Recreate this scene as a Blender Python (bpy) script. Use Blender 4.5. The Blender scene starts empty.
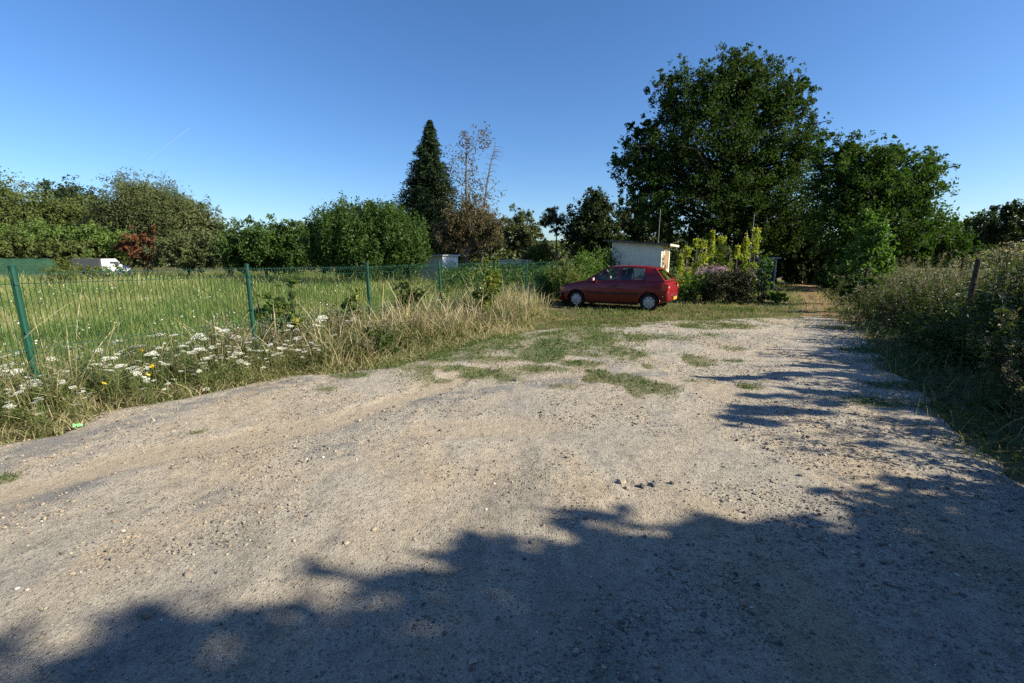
import bpy, bmesh, math, random, zlib
import numpy as np
from mathutils import Vector, Matrix

R = math.radians
PI = math.pi
scene = bpy.context.scene
COL = scene.collection
rng = np.random.default_rng(7)
random.seed(7)

# ------------------------------------------------------------------ camera
F_PX, CX, CY, CAM_H = 460.0, 512.0, 341.5, 1.65
PITCH = math.atan((CY - 257.0) / F_PX)
cam_d = bpy.data.cameras.new('camera')
cam = bpy.data.objects.new('camera', cam_d)
COL.objects.link(cam)
cam.location = (0, 0, CAM_H)
cam.rotation_euler = (PI / 2 - PITCH, 0, 0)
cam_d.sensor_width = 36.0
cam_d.lens = 36.0 * F_PX / 1024.0
cam_d.clip_start = 0.05
cam_d.clip_end = 20000
scene.camera = cam


def ray(px, py):
    u, v = (px - CX) / F_PX, (CY - py) / F_PX
    c, s = math.cos(PITCH), math.sin(PITCH)
    return Vector((u, c + v * s, -s + v * c))


def at(px, py, Y):
    d = ray(px, py)
    k = Y / d.y
    return Vector((d.x * k, Y, CAM_H + d.z * k))


def gp(px, py, z=0.0):
    d = ray(px, py)
    k = (z - CAM_H) / d.z
    return (d.x * k, d.y * k)



def reseed(text):
    global rng
    k = zlib.crc32(text.encode())
    rng = np.random.default_rng(k); random.seed(k)


# ------------------------------------------------------------------ noise
def _h(ix, iy, seed):
    n = (ix.astype(np.int64) * 374761393 + iy.astype(np.int64) * 668265263 + seed * 974711) & 0xffffffff
    n = ((n ^ (n >> 13)) * 1274126177) & 0xffffffff
    return ((n ^ (n >> 16)) & 0xffff) / 65535.0


def vnoise(x, y, seed=0):
    x = np.asarray(x, float); y = np.asarray(y, float)
    ix, iy = np.floor(x), np.floor(y)
    fx, fy = x - ix, y - iy
    fx = fx * fx * (3 - 2 * fx); fy = fy * fy * (3 - 2 * fy)
    a, b = _h(ix, iy, seed), _h(ix + 1, iy, seed)
    c, d = _h(ix, iy + 1, seed), _h(ix + 1, iy + 1, seed)
    return (a * (1 - fx) + b * fx) * (1 - fy) + (c * (1 - fx) + d * fx) * fy


def fbm(x, y, seed=0, oct=4):
    v, a, t = 0, 0.5, 0
    for i in range(oct):
        v = v + a * vnoise(x * 2 ** i, y * 2 ** i, seed + i * 17); t += a; a *= .5
    return v / t


def sstep(a, b, x):
    t = np.clip((x - a) / (b - a), 0, 1)
    return t * t * (3 - 2 * t)


def pdist(x, y, poly, closed=True):
    """distance to a polyline"""
    d = np.full(np.shape(x), 1e9)
    n = len(poly)
    for i in range(n if closed else n - 1):
        ax, ay = poly[i]; bx, by = poly[(i + 1) % n]
        ex, ey = bx - ax, by - ay
        t = np.clip(((x - ax) * ex + (y - ay) * ey) / (ex * ex + ey * ey + 1e-12), 0, 1)
        d = np.minimum(d, np.hypot(x - ax - t * ex, y - ay - t * ey))
    return d


def inside(x, y, poly):
    r = np.zeros(np.shape(x), bool)
    n = len(poly)
    for i in range(n):
        ax, ay = poly[i]; bx, by = poly[(i + 1) % n]
        if ay == by:
            continue
        c = ((ay > y) != (by > y)) & (x < (bx - ax) * (y - ay) / (by - ay) + ax)
        r ^= c
    return r


def sdist(x, y, poly):
    d = pdist(x, y, poly)
    return np.where(inside(x, y, poly), d, -d)


# ------------------------------------------------------------------ lie of the land
LEFT = [gp(0, 447), gp(60, 437), gp(110, 414), gp(200, 395), gp(290, 377), gp(350, 374), gp(415, 362)]
FAR = [gp(480, 342), gp(560, 328), gp(660, 322), gp(740, 319), gp(800, 316), gp(838, 318)]
RIGHT = [gp(862, 334), gp(890, 368), gp(925, 402), gp(965, 442), gp(1016, 480), (2.9, 1.2), (2.4, -1.5), (2.0, -6)]
LOT = [(-9.5, -6), (-6.6, 1.0)] + LEFT + FAR + RIGHT
BANK = [(1.9, -7), (2.6, -1.5), (3.1, 1.2)] + [gp(1016, 480), gp(965, 442), gp(925, 402), gp(890, 368), gp(862, 334), gp(838, 318)] + [(12.5, 18.5), (19.0, 29.0), (28, 45)]
TRACK = [gp(818, 321), (11.2, 17.0), (14.3, 22.5), (17.2, 28.0), (20.5, 34.0), (26, 44)]


def bank_side(x, y):
    """signed distance to the right of the bank line"""
    d = pdist(x, y, BANK, closed=False)
    poly = BANK + [(200, 45), (200, -7)]
    return np.where(inside(x, y, poly), d, -d)


def gz(x, y):
    x = np.asarray(x, float); y = np.asarray(y, float)
    z = 0.05 * (fbm(x / 2.6 + 3, y / 2.6, 3, 2) - .5)
    z = z + 0.34 * sstep(0.1, 2.2, bank_side(x, y)) * sstep(90, 40, np.abs(x))
    near = sstep(60, 30, np.hypot(x, y))
    return z * near


def gz1(x, y):
    return float(gz(np.array([x]), np.array([y]))[0])


# ------------------------------------------------------------------ mesh helpers
def mk_mesh(name, V, faces, mats=None, attrs=None, smooth=False, midx=None):
    """faces: list of int arrays (M,k)"""
    me = bpy.data.meshes.new(name)
    V = np.asarray(V, np.float32)
    me.vertices.add(len(V)); me.vertices.foreach_set('co', V.ravel())
    faces = [np.asarray(f, np.int32) for f in faces if len(f)]
    nl = sum(f.size for f in faces); nf = sum(len(f) for f in faces)
    me.loops.add(nl); me.polygons.add(nf)
    me.loops.foreach_set('vertex_index', np.concatenate([f.ravel() for f in faces]))
    tot = np.concatenate([np.full(len(f), f.shape[1], np.int32) for f in faces])
    st = np.concatenate([[0], np.cumsum(tot)[:-1]]).astype(np.int32)
    me.polygons.foreach_set('loop_start', st)
    try:
        me.polygons.foreach_set('loop_total', tot)
    except Exception:
        pass
    if midx is not None:
        me.polygons.foreach_set('material_index', np.asarray(midx, np.int32))
    me.polygons.foreach_set('use_smooth', np.full(nf, bool(smooth)))
    for k, a in (attrs or {}).items():
        at_ = me.attributes.new(k, 'FLOAT', 'POINT')
        at_.data.foreach_set('value', np.asarray(a, np.float32))
    me.update(calc_edges=True)
    me.validate()
    for m in (mats if isinstance(mats, (list, tuple)) else [mats]):
        if m:
            me.materials.append(m)
    return me


def link(name, me, parent=None, loc=None):
    o = bpy.data.objects.new(name, me)
    COL.objects.link(o)
    if parent:
        o.parent = parent
    if loc is not None:
        o.location = loc
    return o


def tag(o, label=None, cat=None, group=None, kind=None):
    for k, v in (('label', label), ('category', cat), ('group', group), ('kind', kind)):
        if v:
            o[k] = v
    return o


def empty(name, loc, rz=0.0):
    o = bpy.data.objects.new(name, None)
    COL.objects.link(o)
    o.location = loc; o.rotation_euler = (0, 0, rz)
    o.empty_display_size = .2
    return o


def copy_tree(o, parent=None):
    c = o.copy(); COL.objects.link(c)
    if parent is not None:
        c.parent = parent
    for ch in [x for x in KIDS.get(o.name, [])]:
        cc = copy_tree(ch, c)
        KIDS.setdefault(c.name, []).append(cc)
    return c


KIDS = {}


def kid(parent, o):
    o.parent = parent
    KIDS.setdefault(parent.name, []).append(o)
    return o


class MB:
    """collects pieces in numpy and builds ONE mesh"""
    def __init__(s):
        s.V = []; s.Q = []; s.T = []; s.n = 0; s.A = []

    def add(s, V, Q=None, T=None, a=None):
        V = np.asarray(V, float).reshape(-1, 3)
        if Q is not None and len(Q):
            s.Q.append(np.asarray(Q, int) + s.n)
        if T is not None and len(T):
            s.T.append(np.asarray(T, int) + s.n)
        s.V.append(V); s.n += len(V)
        s.A.append(np.full(len(V), .5) if a is None else (np.full(len(V), a) if np.isscalar(a) else np.asarray(a, float)))

    def box(s, x0, x1, y0, y1, z0, z1, M=None):
        V = np.array([[x, y, z] for z in (z0, z1) for y in (y0, y1) for x in (x0, x1)], float)
        if M is not None:
            V = np.array([list(M @ Vector(v)) for v in V])
        s.add(V, Q=[[0, 2, 3, 1], [4, 5, 7, 6], [0, 1, 5, 4], [2, 6, 7, 3], [0, 4, 6, 2], [1, 3, 7, 5]])

    def tube(s, pts, radii, n=6, caps=True, a=None):
        pts = [Vector(p) for p in pts]
        if np.isscalar(radii):
            radii = [radii] * len(pts)
        Vs = []
        up = Vector((0.31, 0.27, 0.91))
        for i, p in enumerate(pts):
            t = (pts[min(i + 1, len(pts) - 1)] - pts[max(i - 1, 0)])
            if t.length < 1e-9:
                t = Vector((0, 0, 1))
            t.normalize()
            e1 = t.cross(up)
            if e1.length < 1e-3:
                e1 = t.cross(Vector((1, 0, 0)))
            e1.normalize(); e2 = t.cross(e1)
            for k in range(n):
                an = 2 * PI * k / n
                Vs.append(p + (e1 * math.cos(an) + e2 * math.sin(an)) * radii[i])
        Q = []
        for i in range(len(pts) - 1):
            for k in range(n):
                k2 = (k + 1) % n
                Q.append([i * n + k, i * n + k2, (i + 1) * n + k2, (i + 1) * n + k])
        T = []
        if caps:
            c0 = len(Vs); Vs.append(pts[0]); Vs.append(pts[-1])
            b = (len(pts) - 1) * n
            for k in range(n):
                k2 = (k + 1) % n
                T.append([c0, k2, k]); T.append([c0 + 1, b + k, b + k2])
        s.add([list(v) for v in Vs], Q, T, a)

    def lathe(s, prof, n=24, axis='y', center=(0, 0, 0)):
        """prof: (r, h) pairs; axis y or z"""
        V = []
        for r, h in prof:
            for k in range(n):
                an = 2 * PI * k / n
                if axis == 'y':
                    V.append((center[0] + r * math.cos(an), center[1] + h, center[2] + r * math.sin(an)))
                else:
                    V.append((center[0] + r * math.cos(an), center[1] + r * math.sin(an), center[2] + h))
        Q = []
        for i in range(len(prof) - 1):
            for k in range(n):
                k2 = (k + 1) % n
                Q.append([i * n + k, i * n + k2, (i + 1) * n + k2, (i + 1) * n + k])
        s.add(V, Q)

    def mesh(s, name, mat, smooth=False):
        V = np.concatenate(s.V)
        fs = []
        if s.Q: fs.append(np.concatenate(s.Q))
        if s.T: fs.append(np.concatenate(s.T))
        return mk_mesh(name, V, fs, mat, {'rnd': np.concatenate(s.A)}, smooth)

    def build(s, name, mat, parent=None, smooth=False, loc=None):
        o = link(name, s.mesh(name, mat, smooth), None, loc)
        if parent is not None:
            kid(parent, o)
        return o


# ------------------------------------------------------------------ materials
MATS = {}


def newmat(name):
    m = bpy.data.materials.new(name); m.use_nodes = True
    nt = m.node_tree
    for n in list(nt.nodes):
        nt.nodes.remove(n)
    out = nt.nodes.new('ShaderNodeOutputMaterial')
    return m, nt, out


def nd(nt, t, **kw):
    n = nt.nodes.new('ShaderNode' + t)
    for k, v in kw.items():
        if k in n.inputs.keys():
            n.inputs[k].default_value = v
        else:
            setattr(n, k, v)
    return n


def ramp(nt, fac, stops, interp='LINEAR'):
    r = nt.nodes.new('ShaderNodeValToRGB')
    cr = r.color_ramp; cr.interpolation = interp
    while len(cr.elements) < len(stops):
        cr.elements.new(.5)
    for e, (p, c) in zip(cr.elements, stops):
        e.position = p
        e.color = (c[0], c[1], c[2], 1) if not np.isscalar(c) else (c, c, c, 1)
    if fac is not None:
        nt.links.new(fac, r.inputs[0])
    return r


def mixc(nt, fac, a, b, mode='MIX'):
    m = nt.nodes.new('ShaderNodeMix'); m.data_type = 'RGBA'; m.blend_type = mode
    for s, v in ((0, fac), (6, a), (7, b)):
        if hasattr(v, 'is_linked'):
            nt.links.new(v, m.inputs[s])
        elif s == 0:
            m.inputs[0].default_value = v
        else:
            m.inputs[s].default_value = (v[0], v[1], v[2], 1)
    return m.outputs[2]


def simple(name, col, rough=.6, metal=0.0, spec=.4, noise=0.12, scale=8.0, coat=0.0, bump=0.0):
    m, nt, out = newmat(name)
    p = nd(nt, 'BsdfPrincipled', Roughness=rough, Metallic=metal)
    p.inputs['Specular IOR Level'].default_value = spec
    p.inputs['Coat Weight'].default_value = coat
    p.inputs['Coat Roughness'].default_value = .06
    tc = nd(nt, 'TexCoord')
    n = nd(nt, 'TexNoise', Scale=scale, Detail=5.0)
    nt.links.new(tc.outputs['Object'], n.inputs['Vector'])
    lo = [c * (1 - noise) for c in col]; hi = [min(1, c * (1 + noise)) for c in col]
    r = ramp(nt, n.outputs['Fac'], [(.3, lo), (.7, hi)])
    nt.links.new(r.outputs[0], p.inputs['Base Color'])
    if bump:
        b = nd(nt, 'Bump', Strength=bump, Distance=.02)
        nt.links.new(n.outputs['Fac'], b.inputs['Height'])
        nt.links.new(b.outputs[0], p.inputs['Normal'])
    nt.links.new(p.outputs[0], out.inputs[0])
    return m


def leafm(name, cols, trans=.35, rough=.5, spec=.25, tscale=1.0):
    """cols: colours along the per-leaf random attribute"""
    m, nt, out = newmat(name)
    a = nd(nt, 'Attribute', attribute_name='rnd')
    st = [(i / max(1, len(cols) - 1), c) for i, c in enumerate(cols)]
    r = ramp(nt, a.outputs['Fac'], st)
    p = nd(nt, 'BsdfPrincipled', Roughness=rough)
    p.inputs['Specular IOR Level'].default_value = spec
    nt.links.new(r.outputs[0], p.inputs['Base Color'])
    t = nd(nt, 'BsdfTranslucent')
    tint = mixc(nt, 1.0, r.outputs[0], (1.25 * tscale, 1.35 * tscale, .55 * tscale), 'MULTIPLY')
    nt.links.new(tint, t.inputs['Color'])
    mx = nd(nt, 'MixShader'); mx.inputs[0].default_value = trans
    nt.links.new(p.outputs[0], mx.inputs[1]); nt.links.new(t.outputs[0], mx.inputs[2])
    nt.links.new(mx.outputs[0], out.inputs[0])
    return m


def bark(name, c):
    return simple(name, c, .9, spec=.1, noise=.45, scale=14, bump=.6)


M_BARK = bark('bark_dark', (.06, .048, .037))
M_BARK_PALE = bark('bark_pale', (.15, .125, .10))
M_WALNUT = leafm('walnut_leaf', [(.022, .045, .011), (.038, .07, .015), (.068, .105, .022)], .4, .6, .15)
M_WALNUT2 = leafm('walnut_leaf_2', [(.026, .055, .012), (.042, .085, .016), (.075, .125, .024)], .42, .58, .15)
M_YOUNG = leafm('young_leaf', [(.05, .11, .02), (.08, .16, .03), (.12, .2, .04)], .4)
M_LEFT_A = leafm('left_tree_leaf', [(0.0607, 0.0878, 0.0243), (0.1013, 0.1323, 0.0351), (0.1485, 0.1688, 0.0513)], .3)
M_LEFT_B = leafm('left_tree_leaf_grey', [(0.0648, 0.0891, 0.0351), (0.1053, 0.1283, 0.0486), (0.1485, 0.1647, 0.0675)], .3)
M_LEFT_C = leafm('left_shrub_leaf', [(0.0675, 0.1148, 0.0243), (0.1013, 0.162, 0.0351), (0.1485, 0.2093, 0.0486)], .3)
M_BUSH = leafm('bush_leaf', [(.03, .062, .012), (.052, .1, .018), (.085, .14, .028)], .3)
M_DARK = leafm('dark_leaf', [(.02, .036, .012), (.034, .055, .017), (.055, .08, .024)], .25)
M_CONIF = leafm('conifer_leaf', [(.012, .026, .010), (.02, .04, .013), (.035, .058, .017)], .12, .6, .2)
M_BROWN = leafm('brown_leaf', [(.07, .075, .03), (.12, .10, .045), (.20, .13, .065)], .25)
M_RUSSET = leafm('russet_leaf', [(.08, .06, .025), (.15, .06, .03), (.2, .085, .04)], .3)
M_WILLOW = leafm('willow_leaf', [(.09, .12, .03), (.14, .17, .045), (.19, .21, .06)], .35)
M_PINE = leafm('pine_leaf', [(.018, .036, .014), (.035, .058, .02), (.06, .085, .03)], .15, .6)
M_BEAN = leafm('bean_leaf', [(.11, .20, .03), (.22, .28, .04), (.44, .38, .05)], .5)
M_HEDGE = leafm('hedge_leaf', [(.03, .04, .018), (.055, .055, .025), (.08, .065, .03)], .2)
M_CLIMB = leafm('climber_leaf', [(.07, .14, .025), (.11, .19, .035), (.17, .24, .05)], .4)
M_GRASS = leafm('meadow_grass', [(.085, .16, .035), (.15, .215, .055), (.27, .29, .10), (.44, .40, .21)], .35, .6, .15)
M_VERGE = leafm('verge_grass', [(.055, .10, .025), (.13, .155, .05), (.36, .31, .175), (.52, .445, .30)], .3, .65, .15)
M_MAT = leafm('mat_grass', [(.06, .115, .028), (.095, .155, .04), (.17, .185, .065), (.31, .26, .14)], .25, .65, .12)
M_WEED = leafm('weed_leaf', [(.04, .07, .02), (.07, .1, .028), (.11, .12, .04)], .3)
M_WEEDDRY = leafm('dry_weed', [(.09, .075, .035), (.16, .125, .06), (.25, .20, .105)], .25)
M_WEEDTOP = leafm('weed_plume', [(.10, .085, .05), (.20, .17, .11), (.50, .46, .39)], .3)
M_WHITE = leafm('umbel_white', [(.72, .72, .64), (.8, .8, .74), (.84, .84, .8)], .2, .7, .1, .75)
M_PURPLE = leafm('purple_petal', [(.28, .12, .36), (.40, .19, .46), (.52, .3, .55)], .25)
M_YELLOW = leafm('yellow_petal', [(.6, .4, .03), (.7, .5, .05)], .25)
M_STEM = leafm('stem_green', [(.08, .12, .03), (.14, .16, .05)], .1)
M_SAPL = leafm('sapling_leaf', [(.08, .13, .025), (.14, .19, .035), (.26, .24, .05)], .4)


# ------------------------------------------------------------------ vegetation helpers
def unit(n):
    v = rng.normal(size=(n, 3))
    return v / np.linalg.norm(v, axis=1, keepdims=True)


def leaves_mesh(name, C, N, A, L, W, rnd, mat, fold=.12):
    """one four-cornered blade per leaf"""
    n = len(C)
    N = N / (np.linalg.norm(N, axis=1, keepdims=True) + 1e-9)
    A = A - N * (A * N).sum(1, keepdims=True)
    A = A / (np.linalg.norm(A, axis=1, keepdims=True) + 1e-9)
    B = np.cross(N, A)
    L = np.broadcast_to(L, (n,))[:, None]; W = np.broadcast_to(W, (n,))[:, None]
    V = np.empty((n, 4, 3))
    V[:, 0] = C - A * L * .5
    V[:, 1] = C + B * W * .5 + A * L * .06 + N * W * fold
    V[:, 2] = C + A * L * .5 - N * L * .08
    V[:, 3] = C - B * W * .5 + A * L * .06 + N * W * fold
    Fq = np.arange(n * 4).reshape(n, 4)
    return mk_mesh(name, V.reshape(-1, 3), [Fq], mat, {'rnd': np.repeat(np.clip(rnd, 0, 1), 4)})


def crown_arrays(lobes, nleaf, per=45, crad=.22, leaf=.22, asp=.5, stretch=1.0, shell=.5, up=.6, droop=.2, rough=.22, fill=.25, sprig=.22):
    """lobes (cx,cy,cz,rx,ry,rz). returns leaf arrays and clump centres"""
    vol = np.array([l[3] * l[5] for l in lobes]); vol = vol / vol.sum()
    nc = max(6, int(nleaf / per))
    li = rng.choice(len(lobes), nc, p=vol)
    Lb = np.array(lobes)[li]
    U = unit(nc)
    rr = np.where(rng.random(nc) < fill, rng.random(nc) ** .5 * .8, shell + (1 - shell) * rng.random(nc) ** .7)
    rr = rr * (1 + rough * rng.uniform(-1, .75, nc))
    CC = Lb[:, :3] + U * Lb[:, 3:6] * rr[:, None]
    CC[:, 2] = np.maximum(CC[:, 2], .15)
    cr = crad * np.minimum(np.minimum(Lb[:, 3], Lb[:, 4]), Lb[:, 5]) * rng.uniform(.6, 1.35, nc)
    cnt = rng.poisson(per * rng.uniform(.5, 1.5, nc))
    ns = int(nc * sprig)
    if ns:
        pick = rng.integers(0, nc, ns)
        d = U[pick] * [1, 1, .8] + [0, 0, .45]; d /= np.linalg.norm(d, axis=1, keepdims=True)
        CC = np.concatenate([CC, Lb[pick, :3] + d * Lb[pick, 3:6] * rng.uniform(.98, 1.26, (ns, 1))])
        U = np.concatenate([U, d]); cr = np.concatenate([cr, cr[pick] * .42]); cnt = np.concatenate([cnt, rng.poisson(per * .22, ns)])
        CC[:, 2] = np.maximum(CC[:, 2], .15)
    idx = np.repeat(np.arange(nc + ns), cnt)
    n = len(idx)
    off = unit(n) * (rng.random((n, 1)) ** .5)
    off[:, 2] *= stretch
    C = CC[idx] + off * cr[idx][:, None]
    C[:, 2] = np.maximum(C[:, 2], .03)
    outw = U[idx]
    N = unit(n) * .8 + np.array([0, 0, up]) + outw * .35
    A = unit(n) + outw * .6 - np.array([0, 0, droop])
    crn = rng.random(nc + ns)
    rnd = .55 * crn[idx] + .45 * rng.random(n)
    L = leaf * rng.uniform(.65, 1.3, n)
    return C, N, A, L, L * asp * rng.uniform(.8, 1.2, n), rnd, CC


def limb_pts(p0, p1, k=5, sag=.1, wob=.06):
    p0, p1 = Vector(p0), Vector(p1)
    L = (p1 - p0).length
    out = []
    for i in range(k + 1):
        t = i / k
        p = p0.lerp(p1, t)
        p.z += sag * L * math.sin(PI * t) * .6
        if 0 < i < k:
            p += Vector((random.gauss(0, 1), random.gauss(0, 1), random.gauss(0, 1))) * wob * L * .5
        out.append(p)
    return out


def trunk_mb(h, r, lean=(0, 0), targets=(), start=.3, sides=8, twig=.25):
    mb = MB()
    K = 8
    ax = []
    for i in range(K + 1):
        t = i / K
        ax.append(Vector((lean[0] * t + .04 * h * .3 * math.sin(3.1 * t + h), lean[1] * t + .04 * h * .3 * math.sin(2.3 * t + 1 + h), h * t)))
    off0 = ax[0].copy()
    ax = [a - off0 for a in ax]
    ax[0].z = -.15
    rad = [r * (1.35 if i == 0 else 1.0) * (1 - .88 * (i / K) ** .9) for i in range(K + 1)]
    mb.tube(ax, rad, sides)
    for tg in targets:
        tg = Vector(tg)
        zt = min(max(tg.z - .55 * math.hypot(tg.x - ax[4].x, tg.y - ax[4].y), start * h), h * .95)
        t = zt / h * K
        i = int(min(K - 1, t)); p0 = ax[i].lerp(ax[i + 1], t - i)
        d = (tg - p0).length
        if d < .1:
            continue
        rb = min(r * twig * (0.5 + d / (h + .1)), rad[i] * .75)
        pts = limb_pts(p0, tg, 5, .12, .07)
        mb.tube(pts, [rb * (1 - .82 * j / 5) for j in range(6)], 5, caps=False)
    return mb


def plant_tree(name, label, cat, D, lobes_px, mat, trunk_px=None, trunk_r=.2, cover=6, leaf_px=2.6, asp=.5, group=None,
               crad=.24, per=45, stretch=1.0, flat=.85, up=.3, droop=.2, rough=.32, shell=.5, sprig=.22, bk=None, limbs=60, fill=.25, base=None, trunk_top=None, crown_name='crown'):
    """a tree whose crown lobes are given by their size on the picture at depth D"""
    reseed(label)
    s = D / F_PX
    if trunk_px is None:
        trunk_px = sum(l[0] * l[2] * l[3] for l in lobes_px) / sum(l[2] * l[3] for l in lobes_px)
    bx = at(trunk_px, 257, D).x
    by = D
    if base is not None:
        bx, by = base
    bzz = gz1(bx, by)
    root = empty(name, (bx, by, bzz))
    lobes = []
    area = 0
    for l in lobes_px:
        px, py, rx, rz = l[:4]
        dy = l[4] if len(l) > 4 else 0.0
        c = at(px, py, D + dy)
        ss = (D + dy) / F_PX
        lobes.append((c.x - bx, c.y - by, c.z - bzz, rx * ss, rx * ss * flat, rz * ss))
        area += PI * rx * rz
    leaf = leaf_px * s
    nleaf = int(cover * area / (leaf_px * leaf_px * asp * .5))
    C, N, A, L, W, rnd, CC = crown_arrays(lobes, nleaf, per, crad, leaf, asp, stretch, shell, up, droop, rough, fill, sprig)
    top = max(l[2] + l[5] for l in lobes)
    h = trunk_top if trunk_top else top * .82
    sel = CC[rng.choice(len(CC), min(limbs, len(CC)), replace=False)]
    cxm = sum(l[0] for l in lobes) / len(lobes)
    tm = trunk_mb(h, trunk_r, (cxm * .6, 0), sel)
    tm.build('trunk', bk or M_BARK, root, smooth=True)
    cr = link(crown_name, leaves_mesh(crown_name, C, N, A, L, W, rnd, mat)); kid(root, cr)
    tag(root, label, cat, group)
    return root


def blades_mesh(name, P, H, W, lean, mat, rnd, prof=(1, .9, .65, .06), curve=1.6, az=None):
    n = len(P); k = len(prof)
    az = rng.random(n) * 2 * PI if az is None else az
    fa = rng.random(n) * PI * 2
    H = np.broadcast_to(H, (n,)); W = np.broadcast_to(W, (n,)); lean = np.broadcast_to(lean, (n,))
    D = np.stack([np.cos(az), np.sin(az), np.zeros(n)], 1)
    S = np.stack([np.cos(fa), np.sin(fa), np.zeros(n)], 1)
    V = np.empty((n, k, 2, 3))
    for j in range(k):
        t = j / (k - 1)
        c = P + D * (lean * H * t ** curve)[:, None]
        c[:, 2] += H * t * (1 - .28 * lean * t)
        w = S * (W * prof[j] * .5)[:, None]
        V[:, j, 0] = c - w; V[:, j, 1] = c + w
    b = (np.arange(n) * k * 2)[:, None]
    Q = []
    for j in range(k - 1):
        Q.append(np.concatenate([b + 2 * j, b + 2 * j + 1, b + 2 * j + 3, b + 2 * j + 2], 1))
    return mk_mesh(name, V.reshape(-1, 3), [np.concatenate(Q)], mat, {'rnd': np.repeat(np.clip(rnd, 0, 1), k * 2)})


def join_meshes(name, mes, mat):
    """joins meshes built by mk_mesh into one"""
    V = []; Fs = []; A = []; n = 0
    for me in mes:
        v = np.empty(len(me.vertices) * 3, np.float32); me.vertices.foreach_get('co', v)
        l = np.empty(len(me.loops), np.int32); me.loops.foreach_get('vertex_index', l)
        a = np.empty(len(me.vertices), np.float32); me.attributes['rnd'].data.foreach_get('value', a)
        V.append(v.reshape(-1, 3)); Fs.append(l.reshape(-1, 4) + n); A.append(a); n += len(me.vertices)
        bpy.data.meshes.remove(me)
    return mk_mesh(name, np.concatenate(V), [np.concatenate(Fs)], mat, {'rnd': np.concatenate(A)})


# ------------------------------------------------------------------ ground, lot, track
def axis(parts):
    out = [parts[0][0]]
    for a, b, st in parts:
        n = max(1, int(round((b - a) / st)))
        out += list(np.linspace(a, b, n + 1)[1:])
    return np.array(out)


def grid_faces(nx, ny):
    i, j = np.meshgrid(np.arange(nx - 1), np.arange(ny - 1))
    a = (j * nx + i).ravel()
    return np.stack([a, a + 1, a + nx + 1, a + nx], 1)


def ground_material():
    m, nt, out = newmat('meadow_soil')
    tc = nd(nt, 'TexCoord')
    n1 = nd(nt, 'TexNoise', Scale=.55, Detail=6.0); n2 = nd(nt, 'TexNoise', Scale=9.0, Detail=6.0)
    for n in (n1, n2):
        nt.links.new(tc.outputs['Object'], n.inputs['Vector'])
    c1 = ramp(nt, n1.outputs['Fac'], [(.35, (.075, .085, .03)), (.55, (.13, .115, .05)), (.7, (.21, .165, .085))])
    c2 = ramp(nt, n2.outputs['Fac'], [(.3, .55), (.7, 1.25)])
    c = mixc(nt, 1.0, c1.outputs[0], c2.outputs[0], 'MULTIPLY')
    p = nd(nt, 'BsdfPrincipled', Roughness=.95); p.inputs['Specular IOR Level'].default_value = .1
    nt.links.new(c, p.inputs['Base Color'])
    b = nd(nt, 'Bump', Strength=.8, Distance=.05)
    nt.links.new(n2.outputs['Fac'], b.inputs['Height']); nt.links.new(b.outputs[0], p.inputs['Normal'])
    nt.links.new(p.outputs[0], out.inputs[0])
    return m


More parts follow.
